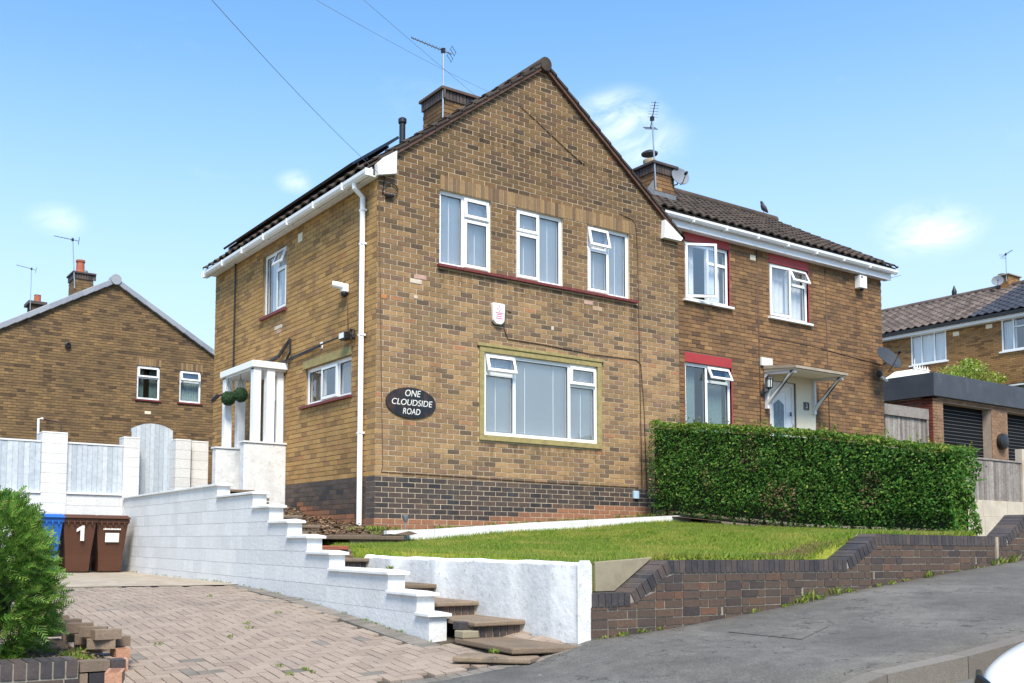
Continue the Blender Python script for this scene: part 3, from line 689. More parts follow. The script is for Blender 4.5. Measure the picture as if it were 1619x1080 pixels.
# ------------------------------------------------------------------ main house
HW, HD = 6.17, 6.3
SLP = .73; EZ = 4.54
def gl(v): return max(0.0, (v-EZ)/SLP)
def gr_(v): return HW-max(0.0, (v-EZ)/SLP)
house = thing('brick_house', 'brown brick house with tall front gable, white windows and oval name sign', 'house', (0, 0, -.75))
GF = Frame((0, 0, 0), (1, 0, 0)); SF = Frame((0, HD, 0), (0, -1, 0))
WIN_G = [(1.075, 2.05, 3.21, 4.36), (2.53, 3.51, 3.21, 4.36), (4.03, 5.0, 3.21, 4.36), (1.815, 4.315, .62, 2.06)]
holesG = WIN_G+[(1.085, 5.07, 4.36, 4.585), (1.03, 5.16, 3.165, 3.21)]
def red_line(u): return float(np.interp(u, [0, 1.9, 1.95, 2.6, 2.65, 3.3, 3.35, 4.2, 4.25, 6.2], [-.6, -.6, -.525, -.525, -.45, -.45, -.375, -.375, -.3, -.3]))
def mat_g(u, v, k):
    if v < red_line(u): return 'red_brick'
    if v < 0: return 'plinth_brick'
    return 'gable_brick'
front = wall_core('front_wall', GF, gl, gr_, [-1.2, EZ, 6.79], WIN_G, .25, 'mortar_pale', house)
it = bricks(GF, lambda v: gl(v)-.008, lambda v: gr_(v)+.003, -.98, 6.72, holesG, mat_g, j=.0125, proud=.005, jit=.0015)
u_ = 1.088; 
lint = MB().fbox(GF, 1.085, 5.07, 4.37, 4.58, -.02, .001).build('lintel', 'mortar_pale', house)
while u_ < 5.06:
    n_ = .009+random.uniform(-.002, .002)
    place_box('soldier_brick', [GF.p(u_, 4.363, n_), GF.p(u_+.065, 4.363, n_), GF.p(u_+.065, 4.363, -.01), GF.p(u_, 4.363, -.01), GF.p(u_, 4.58, n_), GF.p(u_+.065, 4.58, n_), GF.p(u_+.065, 4.58, -.01), GF.p(u_, 4.58, -.01)], 'soldier_brick', lint); u_ += .0749
def su(Y): return HD-Y
WIN_S = [(su(4.0), su(3.03), 3.02, 4.13), (su(2.25), su(.715), 1.24, 1.84), (su(3.98), su(3.03), -.20, 1.86)]
holesS = WIN_S+[(su(2.33), su(.69), 1.84, 1.98), (su(4.04), su(2.99), 2.965, 3.02), (su(2.36), su(.68), 1.195, 1.24)]
side = wall_core('side_wall', SF, lambda v: .25, lambda v: HD-.25, [-1.2, 4.60], WIN_S, .25, 'mortar_side', house)
def soil_z(Y): return float(np.interp(Y, [-1.2, 0, 1.5, 3, 7], [-.82, -.74, -.6, -.36, -.3]))
def mat_s(u, v, k):
    if v < soil_z(HD-u)+.13 and u > HD-2.4: return 'red_brick'
    return 'plinth_brick' if v < 0 else 'side_brick'
it2 = bricks(SF, lambda v: -.003, lambda v: HD+.006, -.98, 4.5, holesS, mat_s, off=.1)
# 300 largest bricks of the house as objects, split between the two walls
scatter(it, 'brick', front, 210, 'brickwork'); scatter(it2, 'brick', side, 90, 'brickwork')
wall_core('rear_wall', Frame((HW, HD, 0), (-1, 0, 0)), gl, gr_, [-1.2, EZ, 6.79], [], .25, 'side_brick', house)
wall_core('party_wall', Frame((HW, 0, 0), (0, 1, 0)), lambda v: .25, lambda v: HD-.25, [-1.2, 4.6], [], .25, 'mortar_brown', house)
fl = MB().box(.25, HW-.25, .25, HD-.25, -.16, -.1).box(.25, HW-.25, .25, HD-.25, 2.3, 2.42).box(.25, HW-.25, .25, HD-.25, 4.5, 4.54)
fl.box(.25, HW-.25, 2.55, 2.62, -.1, 4.5); fl.build('inner_floors', 'wallpaper', house)
# bricks replaced or splashed with paint over the years
for (fr, px, py, w_, h_, mt) in ((GF, 664, 437, .215, .063, 'patch_pink'), (GF, 657, 446, .205, .063, 'patch_cream'), (GF, 657, 472, .06, .05, 'patch_cream'), (GF, 930, 482, .20, .062, 'patch_pink'), (GF, 944, 491, .21, .063, 'patch_beige'), (GF, 873, 521, .05, .06, 'patch_cream'), (SF, 441, 516, .30, .06, 'patch_cream'), (SF, 441, 522, .16, .06, 'patch_pink'), (GF, 607, 470, .10, .062, 'patch_orange')):
    u, v = fr.uv(px, py); v = math.floor(v/.075)*.075+.0065
    MB().fbox(fr, u-w_/2, u+w_/2, v, v+h_, -.004, .0095).build('patched_brick', mt, house)
# windows
window(house, GF, *WIN_G[0], [(0, .47, 0, 1, 'fixed', 0), (.47, 1, .0, .70, 'left', 0), (.47, 1, .70, 1, 'top', 4)], blind='venetian')
window(house, GF, *WIN_G[1], [(0, .50, 0, .68, 'left', 0), (0, .50, .68, 1, 'top', 0), (.50, 1, 0, 1, 'fixed', 0)], blind='venetian')
window(house, GF, *WIN_G[2], [(0, .52, 0, .68, 'left', 0), (0, .52, .68, 1, 'top', 13), (.52, 1, 0, 1, 'fixed', 0)], blind='venetian', label='upper window with its small top light tilted open')
wg = WIN_G[3]
tf = MB(); ring(tf, GF, wg[0], wg[1], wg[2], wg[3], .085, -.05, .035); tf.build('timber_surround', 'timber_olive', house, bevel=.006)
MB().fbox(GF, wg[0]-.04, wg[1]+.05, wg[3]+.001, wg[3]+.05, -.004, .05).build('drip_board', 'timber_olive', house, bevel=.004)
window(house, GF, wg[0]+.085, wg[1]-.085, wg[2]+.085, wg[3]-.085, [(0, .255, 0, .76, 'fixed', 0), (0, .255, .76, 1, 'top', 16), (.255, .75, 0, 1, 'fixed', 0), (.75, 1, 0, .74, 'fixed', 0), (.75, 1, .74, 1, 'top', 0)], nf=-.01, blind='venetian', label='wide living room window in an olive timber surround')
sl = MB()
for (fr, a, b, z0, z1) in ((GF, 1.035, 5.155, 3.168, 3.208), (SF, su(4.04), su(2.985), 2.97, 3.018), (SF, su(2.37), su(.67), 1.20, 1.238)):
    s0 = MB()
    uu = a
    while uu < b-.01:
        e = min(uu+.148, b); s0.fbox(fr, uu, e-.003, z0, z1, -.02, .062); uu += .15
    s0.build('tile_sill', 'sill_red', house)
window(house, SF, *WIN_S[0], [(0, .55, 0, 1, 'fixed', 0), (.55, 1, 0, .7, 'right', 0), (.55, 1, .7, 1, 'top', 22)], blind='net')
window(house, SF, *WIN_S[1], [(0, .33, 0, 1, 'fixed', 0), (.33, .70, 0, 1, 'right', 0), (.70, 1, 0, 1, 'fixed', 0)], label='low three light window beside the porch', blind=None)
MB().fbox(SF, su(2.0), su(.75), 1.26, 1.83, -.42, -.40).build('roller_blind', 'curtain', house)
MB().fbox(SF, su(2.32), su(.70), 1.845, 1.975, -.01, .022).build('timber_lintel', 'timber_olive', house, bevel=.004)
# door in the porch
d0, d1 = WIN_S[2][0], WIN_S[2][1]
dm = MB(); ring(dm, SF, d0, d1, -.20, 1.86, .07, -.11, -.03); df = dm.build('door_frame', 'upvc', house)
dr = MB().fbox(SF, d0+.07, d1-.07, -.13, 1.79, -.10, -.05).build('door', 'door_white', house)
gpts = [SF.p(d0+.33, .72, -.047), SF.p(d0+.66, .72, -.047), SF.p(d0+.66, 1.38, -.047), SF.p(d0+.5, 1.5, -.047), SF.p(d0+.33, 1.38, -.047)]
MB().prism(gpts, SF.N*.008).build('stained_glass', 'stained_blue', dr)
MB().fbox(SF, d0+.38, d0+.62, .42, .47, -.05, -.035).build('letter_plate', 'brass', dr, bevel=.004)
mb = MB()
for q in (1.55, 1.62, .62): mb.fbox(SF, d0+.25, d0+.74, q, q+.02, -.05, -.042)
mb.build('moulding', 'door_white', dr)
MB().tube([SF.p(d1-.16, .85, -.02), SF.p(d1-.28, .85, -.02)], .012, 8).build('handle', 'aluminium', dr)
# porch
por = MB().box(-.64, -.006, 2.90, 4.36, 1.93, 2.04).build('porch', 'upvc', house, bevel=.008)
por['label'] = 'small white flat roofed porch with square pillars on low walls'
MB().box(-.60, -.02, 2.95, 4.31, 1.90, 1.928).build('ceiling_board', 'white_paint', por)
for (y0, y1, zt) in ((2.92, 3.10, .70), (4.16, 4.34, .70)):
    MB().box(-.76, -.006, y0, y1, -1.0, zt-.03).build('low_wall', 'render_white', por, bevel=.015)
    MB().box(-.78, -.004, y0-.02, y1+.02, zt-.028, zt).build('wall_cap', 'white_paint', por)
    for (x0, x1) in ((-.60, -.47), (-.36, -.22)):
        MB().box(x0, x1, y0+.02, y1-.02, zt, 1.929).build('pillar', 'upvc', por, bevel=.006)
MB().box(-.14, -.03, 3.02, 3.08, zt, 1.929).build('side_post', 'upvc', por)
# fascias, gutter, roof
MB().box(-.118, -.012, -.02, HD+.02, 4.300, 4.32).build('soffit', 'white_paint', house)
MB().box(-.142, -.12, -.04, HD+.04, 4.287, 4.42).build('fascia', 'upvc', house)
prof = [(-.235, 4.47), (-.245, 4.41), (-.28, 4.385), (-.325, 4.395), (-.35, 4.43), (-.355, 4.475), (-.345, 4.475), (-.34, 4.435), (-.32, 4.408), (-.28, 4.398), (-.252, 4.42), (-.245, 4.47)]
gut = MB().prism([(a, -.09, b) for a, b in [(q+.09, w-.11) for q, w in prof]], (0, HD+.19, 0)).build('gutter', 'upvc', house)
for yy in np.arange(.6, HD, .95): MB().box(-.272, -.142, yy, yy+.025, 4.262, 4.37).build('gutter_bracket', 'upvc', gut)
MB().box(-.27, -.14, -.105, -.09, 4.27, 4.37).build('stop_end', 'upvc', gut); MB().box(-.27, -.14, HD+.10, HD+.115, 4.27, 4.37).build('stop_end', 'upvc', gut)
MB().tube([(-.20, .33, 4.30), (-.20, .33, 4.22), (-.06, .33, 4.10), (-.06, .33, -.72), (-.10, .30, -.80)], .041, 10).build('downpipe', 'upvc', house, smooth='auto')
for zz in (3.9, 3.4, 2.05, .62): MB().box(-.095, -.012, .285, .375, zz, zz+.03).build('pipe_clip', 'upvc', house)
MB().box(-.11, -.005, .27, .39, -.80, -.70).build('drain_shoe', 'black_plastic', house)
MB().tube([(-.04, 5.22, 4.36), (-.04, 5.22, 2.05)], .017, 8).build('waste_pipe', 'black_plastic', house)
MB().tube([(-.05, 4.35, 2.12), (-.05, 3.2, 2.20), (-.05, 2.75, 2.42)], .028, 8).build('waste_pipe', 'black_plastic', house)
MB().tube([(-.05, 4.1, 2.08), (-.05, 3.0, 2.09), (-.05, 1.6, 2.14), (-.05, .8, 2.16)], .014, 8).build('cable_conduit', 'black_plastic', house)
MB().tube([(-.05, 4.1, 2.06), (-.05, 3.0, 2.05), (-.05, 1.65, 2.12)], .012, 8).build('cable_conduit', 'black_plastic', house)
MB().box(-.03, -.006, 1.64, 1.70, 2.09, 2.19).build('cable_clip', 'upvc', house)
MB().tube([(-.06, 2.72, 2.42), (-.06, 2.72, 2.2), (-.06, 2.85, 2.1)], .02, 8).build('waste_pipe', 'black_plastic', house)
MB().box(-.014, -.004, 2.42, 2.58, 4.02, 4.16).build('vent_grille', 'cream_paint', house)
# roof: two slopes with tile relief
n_l = np.array([-SLP, 0, 1]); n_l /= np.linalg.norm(n_l)
ax_, az_ = HW/2, EZ+SLP*HW/2
rf = MB()
for s in (1, -1):
    oh_ = .20 if s == 1 else .12
    e = np.array([ax_-s*(ax_+oh_), 0, EZ-SLP*oh_]); t_ = np.array([ax_, 0, az_])
    p = [e+(0, -.02, .004), t_+(0, -.02, .004), t_+(0, HD+.1, .004), e+(0, HD+.1, .004)]
    rf.prism(p if s == 1 else p[::-1], (0, 0, .03))
roof = rf.build('roof', 'roof_tile', house)
sl_len = math.hypot(ax_+.30, SLP*(ax_+.30)); S_l = np.array([1, 0, SLP])/math.hypot(1, SLP); S_r = np.array([-1, 0, SLP])/math.hypot(1, SLP)
tm = MB()
for vs, fs in tile_rows(np.array([-.225, HD+.10, EZ-SLP*.225+.03]), (0, -1, 0), S_l, 22, 13, (HD+.14)/22, (sl_len-.12)/13, 'roof_tile'): tm.raw(vs, fs)
for vs, fs in tile_rows(np.array([HW+.14, -.04, EZ-SLP*.14+.03]), (0, 1, 0), S_r, 22, 13, (HD+.14)/22, (sl_len-.22)/13, 'roof_tile'): tm.raw(vs, fs)
tm.build('tiling', 'roof_tile', roof, stuff=True)
yy = -.09
while yy < HD+.1:
    MB().tube([(ax_, yy, az_+.015), (ax_, yy+.44, az_+.015)], .115, 14).build('ridge_tile', 'roof_tile', roof, smooth='auto'); yy += .45
for s in (1, -1):   # verge: brown undercloak boards and stepped tile ends
    a = np.array([ax_-s*(ax_+.02), -.06, EZ-SLP*.02-.045]); b = np.array([ax_, -.06, az_-.045])
    MB().prism([a, b, b+(0, 0, .07), a+(0, 0, .07)], (0, .055, 0)).build('barge_board', 'barge_brown', roof)
    nt = 13
    for i in range(nt):
        q0 = a+(b-a)*(i/nt)+np.array([0, 0, .072]); q1 = a+(b-a)*((i+1.12)/nt)+np.array([0, 0, .072])
        if i == nt-1: q1 = b+np.array([0, 0, .072])
        MB().prism([q0+(0, -.02, .0), q1+(0, -.02, -.015), q1+(0, -.02, .022), q0+(0, -.02, .05)], (0, .16, 0)).build('verge_tile', 'roof_tile', roof)
# boxed eaves ends on the gable
def ebox(pts):
    q = [on(1, -.10, *p) for p in pts]; MB().prism(q, (0, .09, 0)).build('eaves_box', 'upvc', house)
ebox(((598, 276), (627, 274), (628, 238), (606, 249), (597, 258))); ebox(((1051, 375), (1077, 381), (1080, 377), (1052, 347)))
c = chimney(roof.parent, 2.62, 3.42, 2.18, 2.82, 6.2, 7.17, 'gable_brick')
MB().tube([(2.0, 2.56, 5.9), (2.0, 2.56, 6.52)], .055, 12).lathe((2.0, 2.56, 6.52), [(.055, 0), (.075, .02), (.075, .09), (.05, .11)], 12).build('vent_pipe', 'black_plastic', house, smooth='auto')
# cables and boxes fixed on the gable
def gp(px, py, n=.014): return on(1, -n, px, py)
wire('phone_cable', None, [gp(808, 494), gp(800, 490), gp(797, 520), gp(803, 536), gp(860, 545), gp(935, 560), gp(1006, 569), gp(1013, 576), gp(1018, 640), gp(1023, 775)], .007, 'cable_brown', parent=house)
wire('phone_cable', None, [gp(823, 168), gp(850, 193), gp(900, 240), gp(924, 261)], .006, 'cable_brown', parent=house)
wire('phone_cable', None, [gp(980, 338), gp(1000, 347), gp(1006, 358), gp(1008, 400), gp(1012, 600), gp(1015, 772)], .006, 'cable_brown', parent=house)
wire('phone_cable', None, [gp(599, 290), gp(605, 735), gp(603, 746), gp(700, 752), gp(850, 762), gp(1010, 771)], .005, 'cable_brown', parent=house)
cs = [gp(617+16*math.cos(a)*.75, 301+11*math.sin(a), .03) for a in np.linspace(-2.6, 4.4, 22)]
wire('cable_coil', None, [gp(596, 262, .05), gp(608, 280, .03)]+cs, .009, 'cable_black', parent=house)
MB().tube([gp(610, 309, .035), gp(622, 310, .035)], .028, 8).build('cable_joint', 'black_plastic', house)
a_ = gp(1004, 783); MB().box(a_[0]-.05, a_[0]+.06, -.055, -.006, a_[2]-.06, a_[2]+.07).build('wall_vent', 'pale_blue', house, bevel=.006)
MB().tube([(5.42, -.06, -.12), (5.42, -.06, -.55)], .02, 8).build('soil_pipe', 'black_plastic', house)

# things fixed to the main house
t = thing('name_sign', 'oval dark slate sign reading ONE CLOUDSIDE ROAD on the gable', 'sign', (.582, -.01, .9))
n = 40; ov = [(.585+.43*math.cos(2*math.pi*i/n), -.009, 1.08+.225*math.sin(2*math.pi*i/n)) for i in range(n)]
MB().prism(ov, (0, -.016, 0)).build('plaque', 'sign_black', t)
def text(s, size, P, parent, mat, name='lettering', rot=(math.pi/2, 0, 0), font_shear=0.0, ext=.0015, width=None):
    cu = bpy.data.curves.new(name, 'FONT'); cu.body = s; cu.size = size; cu.align_x = 'CENTER'; cu.align_y = 'CENTER'; cu.extrude = ext; cu.shear = font_shear
    o = bpy.data.objects.new(name, cu); COL.objects.link(o)
    dg = bpy.context.evaluated_depsgraph_get(); me = bpy.data.meshes.new_from_object(o.evaluated_get(dg)); bpy.data.objects.remove(o)
    me.materials.clear(); me.materials.append(MATS[mat])
    q = bpy.data.objects.new(name, me); COL.objects.link(q)
    if width:
        xs = [v.co.x for v in me.vertices]; q.scale = (width/(max(xs)-min(xs)), 1, 1)
    child(q, parent); q.location = P; q.rotation_euler = rot
    return q
text('ONE', .135, (.60, -.0275, 1.215), t, 'letter_white', font_shear=.2, width=.27)
text('CLOUDSIDE', .125, (.59, -.0275, 1.08), t, 'letter_white', font_shear=.2, width=.70)
text('ROAD', .125, (.585, -.0275, .95), t, 'letter_white', font_shear=.2, width=.30)
t = thing('alarm_box', 'white alarm box with small pink emblem under the upper windows', 'alarm box', (2.15, -.02, 2.42))
pr = [(2.04, 2.75), (2.255, 2.75), (2.265, 2.73), (2.255, 2.48), (2.20, 2.425), (2.10, 2.425), (2.045, 2.48), (2.03, 2.73)]
MB().prism([(a, -.012, b) for a, b in pr], (0, -.06, 0)).build('cover', 'upvc', t, bevel=.01)
mb = MB()
for k in range(4):
    a = k*math.pi/2; mb.raw([(2.15+.045*math.cos(a+.25), -.0745, 2.665+.045*math.sin(a+.25)), (2.15+.045*math.cos(a-.25), -.0745, 2.665+.045*math.sin(a-.25)), (2.15+.008*math.cos(a), -.0745, 2.665+.008*math.sin(a))], [(0, 1, 2)])
for (zz, w_) in ((2.60, .07), (2.575, .05), (2.545, .06), (2.515, .07)): mb.box(2.15-w_, 2.15+w_, -.0745, -.073, zz-.006, zz+.006)
mb.build('emblem', 'logo_pink', t)
t = thing('security_camera', 'white domed security camera on the side wall above the kitchen window', 'security camera', (0, .9, 2.75))
P = np.array([-.01, .86, 2.84])
MB().box(-.10, -.01, .80, .92, 2.80, 2.93).build('mount', 'upvc', t, bevel=.015)
MB().tube([(-.08, .88, 2.90), (-.22, .95, 2.93)], [.055, .05], 12).build('body', 'upvc', t, smooth='auto')
MB().lathe((-.07, .85, 2.72), [(.01, 0), (.045, .03), (.055, .07), (.05, .09)], 14).build('dome', 'black_plastic', t, smooth=True)
wire('camera_cable', None, [(-.02, .84, 2.79), (-.018, .80, 2.2)], .006, 'cable_brown', parent=t)
t = thing('floodlight', 'small black floodlight with loose cables near the white downpipe', 'light', (-.05, .7, 2.1))
MB().box(-.16, -.03, .66, .84, 2.06, 2.17).build('housing', 'black_plastic', t, bevel=.01)
MB().box(-.165, -.161, .68, .82, 2.075, 2.155).build('lens', 'upvc', t)
mb = MB()
for k in range(5):
    mb.tube([(-.06-.02*math.sin(a*2+k), .60+.06*math.cos(a+k), 2.12+.08*math.sin(a+k*1.3)) for a in np.linspace(0, 5, 12)], .007, 5)
mb.build('cables', 'cable_black', t)
t = thing('floodlight', 'black floodlight bracketed to the far rear corner beside the porch', 'light', (-.05, 5.6, 1.75))
MB().tube([(-.01, 5.35, 1.86), (-.12, 5.45, 1.84), (-.20, 5.6, 1.80)], .018, 8).build('arm', 'black_plastic', t)
MB().tube([(-.20, 5.58, 1.81), (-.22, 5.78, 1.74)], .04, 10).build('housing', 'black_plastic', t)
for (px, py, lb, yy) in ((361, 630, 'left of the two hanging topiary balls under the porch roof', 4.0), (380, 624.5, 'right of the two hanging topiary balls, nearer the porch pillar', 3.55)):
    P = on(1, yy, px, py)
    t = thing('hanging_topiary', lb, 'topiary ball', P-np.array([0, 0, .16]), 'topiary balls hanging in the porch')
    r = .125; mb = MB()
    for k in range(1500):
        d = RNG.normal(size=3); d /= np.linalg.norm(d); c_ = P+d*r*RNG.uniform(.86, 1.04); a = np.cross(d, RNG.normal(size=3)); a /= np.linalg.norm(a); b = np.cross(d, a)
        mb.raw([c_-a*.012, c_+b*.008+d*.006, c_+a*.012, c_-b*.008+d*.004], [(0, 1, 2, 3)])
    mb.lathe(P-np.array([0, 0, r*.9]), [(.02, 0), (r*.6, r*.25), (r*.88, r*.9), (r*.6, r*1.55), (.02, r*1.8)], 14)
    mb.build('foliage', 'topiary', t, stuff=True)
    hk = np.array([P[0], P[1], 1.90]); mb = MB()
    for k in range(3):
        a = k*2.09; mb.tube([hk-np.array([0, 0, .05]), P+np.array([math.cos(a)*r*.6, math.sin(a)*r*.6, r*.75])], .003, 4)
    mb.tube([hk, hk-np.array([0, 0, .06])], .004, 5); mb.build('chain', 'cable_black', t)
# solar panels
t = thing('solar_array', 'black solar panels laid along the left roof slope above the gutter', 'solar panel', (.3, 3, 4.85))
Nn = np.cross((0, -1, 0), S_l)
for r in range(1):
    for k in range(5):
        p0 = np.array([-.02, 5.62-k*1.02, EZ-SLP*.02])+S_l*(r*1.5)+Nn*.20
        q = [p0, p0+np.array([0, -1.0, 0]), p0+np.array([0, -1.0, 0])+S_l*1.0, p0+S_l*1.0]
        if r == 1 and k > 2: continue
        MB().prism([a+Nn*.0 for a in q], -Nn*.04).build('panel', 'solar_glass', t)
MB().box(-.03, -.01, .55, 5.62, EZ-.02+.05, EZ-.02+.19).build('dark_gap_strip', 'black_plastic', t)  # black strip added below the panels to give the dark gap band
for q in (.3, .75):
    a = np.array([0, 5.6, EZ])+S_l*q+Nn*.14; MB().box(-.02, .02, .4, 5.4, -.015, .015).build('rail', 'steel_dark', t).matrix_basis = Matrix.Translation(tuple(a-np.array([0, 5.4, 0])))
aerial('slanting television aerial on the main chimney of the gabled house', (2.60, 2.16, 6.6), (2.60, 2.16, 7.93), (-.60, .75, .55), .70)
# overhead phone wires
wire('phone_wire', 'nearest phone wire running up left from the gable corner', [(.05, -.03, 4.33), at(335, 0, 8.5)], .0030, 'wire_grey', 'overhead phone wires', .05)
wire('phone_wire', 'middle phone wire reaching the bracket near the gable apex', [gp(826, 169, .05), at(500, 0, 9.5)], .0018, 'wire_grey', 'overhead phone wires', .05)
wire('phone_wire', 'right hand phone wire passing in front of the gable peak', [gp(985, 338, .05), at(575, 0, 9.5)], .0018, 'wire_grey', 'overhead phone wires', .05)
from mathutils import noise as mnoise
# ------------------------------------------------------------------ white block retaining wall beside the drive
def wframe(): return Frame((-1.75, 6.2, 0), (-.45, -11.2, 0))      # outer (drive) face, u from the back corner to the front
BF = wframe(); BT = .185
def bu(y): return (6.2-y)/11.2*math.hypot(.45, 11.2)
STEP = [(-4.70, -1.56), (-4.48, -1.39), (-3.94, -1.215), (-2.65, -1.045), (-2.07, -.87), (-1.51, -.69), (-.94, -.495), (-.38, -.31), (.985, -.14)]
bw = thing('block_wall', 'white painted block wall stepping down beside the drive', 'wall', (-2, -2, -1.6))
END = bu(-4.70)
CH = .176; ctop = -.175
k = 0
core = MB()
for i in range(8): 
    v1 = -.17-CH*i; v0 = v1-CH
    # front end of this course: first step whose top reaches it
    ye = min([y for y, z in STEP if z >= v1-.02])
    ue = bu(ye); u = 0.0 if i % 2 else -.20
    if v0 < -1.95: break
    core.fbox(BF, .009, ue-.009, v0, v1, -BT+.009, -.009)
    while u < ue-.02:
        a, b = max(u, 0), min(u+.40, ue)
        if ue-b < .12: b = ue
        P = [BF.p(a+.0025, v0+.002, 0), BF.p(b-.0025, v0+.002, 0), BF.p(b-.0025, v0+.002, -BT), BF.p(a+.0025, v0+.002, -BT), BF.p(a+.0025, v1-.0025, 0), BF.p(b-.0025, v1-.0025, 0), BF.p(b-.0025, v1-.0025, -BT), BF.p(a+.0025, v1-.0025, -BT)]
        place_box('block', P, 'white_block', bw, True)
        u = b if b < ue else ue
v0 = -.17-CH*8
MB().fbox(BF, .002, END-.01, -2.2, v0, -BT+.002, -.001).build('footing', 'white_block', bw)
core.build('mortar', 'white_paint', bw)
for i, (y, z) in enumerate(STEP):       # coping slab of each step, pitched to a low ridge
    ye = STEP[i+1][0]-.0 if i+1 < len(STEP) else 6.19
    a, b = bu(ye)+(.0 if i+1 < len(STEP) else .01), bu(y)+.045
    if i+1 < len(STEP): a -= .0
    p = BF.p; e = .03
    if i == 0: b = bu(y)+.03
    a += .0015
    MB().prism([p(a, z-.034, e), p(a, z-.006, e), p(a, z+.016, -BT/2), p(a, z-.006, -BT-e), p(a, z-.034, -BT-e)], BF.U*(b-a)).build('coping', 'white_cap', bw, bevel=.004)
# ------------------------------------------------------------------ cross wall with piers, fence panels and gate
CF = Frame((-6.0, 6.2, 0), (1, 0, 0))
cw = thing('rear_block_wall', 'white painted block wall behind the bins', 'wall', (-4, 6.3, -1.5))
MB().fbox(CF, .004, 4.226, -1.6, -.125, -.196, -.006).build('mortar', 'white_paint', cw)
v = -1.52; r = 0
while v < -.2:
    u = 0 if r % 2 else -.22
    while u < 4.2:
        a, b = max(u, 0), min(u+.44, 4.23)
        if b-a > .03: place_box('block', [CF.p(a+.003, v+.003, 0), CF.p(b-.003, v+.003, 0), CF.p(b-.003, v+.003, -.2), CF.p(a+.003, v+.003, -.2), CF.p(a+.003, v+.197, 0), CF.p(b-.003, v+.197, 0), CF.p(b-.003, v+.197, -.2), CF.p(a+.003, v+.197, -.2)], 'white_block', cw, True)
        u += .44
    v += .2; r += 1
for (a, b) in ((0, 2.755), (3.205, 4.205)): MB().fbox(CF, a, b, -.118, -.085, -.23, .03).build('coping', 'white_cap', cw, bevel=.004)
def pier(label, x0, x1, y0, zt, zb=-.3, capw=.0):
    t = thing('pier', label, 'pier', ((x0+x1)/2, y0+.15, zb), 'white block piers'); zz = zt-.03; fr = Frame((x0, y0, 0), (1, 0, 0)); w = x1-x0
    MB().box(x0+.005, x1-.005, y0+.005, y0+w-.005, zb, zt-.02).build('mortar', 'white_paint', t)
    while zz > zb:
        place_box('block', [fr.p(0, zz-.175, 0), fr.p(w, zz-.175, 0), fr.p(w, zz-.175, -w), fr.p(0, zz-.175, -w), fr.p(0, zz-.003, 0), fr.p(w, zz-.003, 0), fr.p(w, zz-.003, -w), fr.p(0, zz-.003, -w)], 'white_block', t, True); zz -= .178
    MB().box(x0-.004, x1+.004, y0-.004, y0+w+.004, zt-.03, zt).build('cap', 'white_cap', t, bevel=.008)
pier('widest white block pier, between the two grey fence panels', -3.24, -2.80, 6.185, .99, -1.5)
pier('white block pier left of the arched grey gate', -1.775, -1.475, 6.215, .99, -1.5)
pier('white block pier right of the arched grey gate', -.775, -.475, 6.215, 1.01)
pier('white block pier touching the rear corner of the brick house', -.405, -.065, 6.36, 1.01)
def boards(name, label, cat, x0, x1, y, z0, topf, group, mat='grey_board', w=.095, rail=True):
    t = thing(name, label, cat, ((x0+x1)/2, y, z0), group); x = x0; n = max(1, round((x1-x0)/w)); w = (x1-x0)/n
    for i in range(n):
        a, b = x0+i*w+.002, x0+(i+1)*w-.002; d = random.uniform(-.004, .004)
        MB().prism([(a, y+d, z0), (b, y+d, z0), (b, y+d, topf(b)), (a, y+d, topf(a))], (0, .018, 0)).build('board', mat, t)
    if rail:
        for zz in (z0+.15, topf((x0+x1)/2)-.18): MB().box(x0, x1, y+.022, y+.06, zz, zz+.07).build('rail', mat, t)
    return t
t = boards('fence_panel', 'grey board fence panel at the far left behind the conifer', 'fence', -6.0, -3.245, 6.25, -.083, lambda x: .80, 'grey fence panels')
MB().box(-6, -3.245, 6.235, 6.30, .801, .83).build('top_rail', 'white_paint', t)
t = boards('fence_panel', 'grey board fence panel directly above the brown bins', 'fence', -2.795, -1.78, 6.25, -.083, lambda x: .80, 'grey fence panels')
MB().box(-2.795, -1.78, 6.235, 6.30, .801, .83).build('top_rail', 'white_paint', t)
t = boards('garden_gate', 'tall grey board gate with arched top between white piers', 'gate', -1.53, -.72, 6.56, -.5, lambda x: 1.31-.26*((x+1.12)/.40)**2*.42, None)
MB().box(-1.46, -1.38, 6.545, 6.558, .3, .36).build('latch', 'steel_dark', t)
boards('fence_panel', 'narrow grey board strip between the two piers nearest the house', 'fence', -.47, -.41, 6.45, -.4, lambda x: .78, 'grey fence panels', rail=False)
wb = thing('overflow_pipe', 'white and brown pipe standing above the grey fence at left', 'pipe', (-3.4, 6.9, -.3))
a_, b_ = on(1, 6.9, 60, 720), on(1, 6.9, 61, 662); c_, d_ = on(1, 6.9, 68, 662), on(1, 6.9, 96, 668); e_ = on(1, 6.9, 97, 690)
MB().tube([(a_[0], 6.9, -.3), b_, c_], .022, 8).build('riser', 'upvc', wb); MB().tube([c_, d_, e_, (e_[0], 6.9, -.3)], .018, 8).build('bend', 'cable_brown', wb)
# ------------------------------------------------------------------ rendered wall of the steps, lawn edge
RX0, RX1 = -1.45, -1.315
rw = MB(); P = []
ys = np.linspace(-5.80, -2.28, 30)
vs = []
for y in ys:
    j = .008*math.sin(y*7)+.005*math.sin(y*17)
    vs += [(RX0+j, y, -2.0), (RX0+j, y, -1.115+j), (RX0+.02+j, y, -1.092+j*.6), (RX1-.02, y, -1.092+j*.5), (RX1, y, -1.12), (RX1, y, -2.0)]
n = 6
fs = [(i*n+k, i*n+(k+1) % n, (i+1)*n+(k+1) % n, (i+1)*n+k) for i in range(len(ys)-1) for k in range(n)] + [tuple(range(n)), tuple(range(len(vs)-1, len(vs)-n-1, -1))]
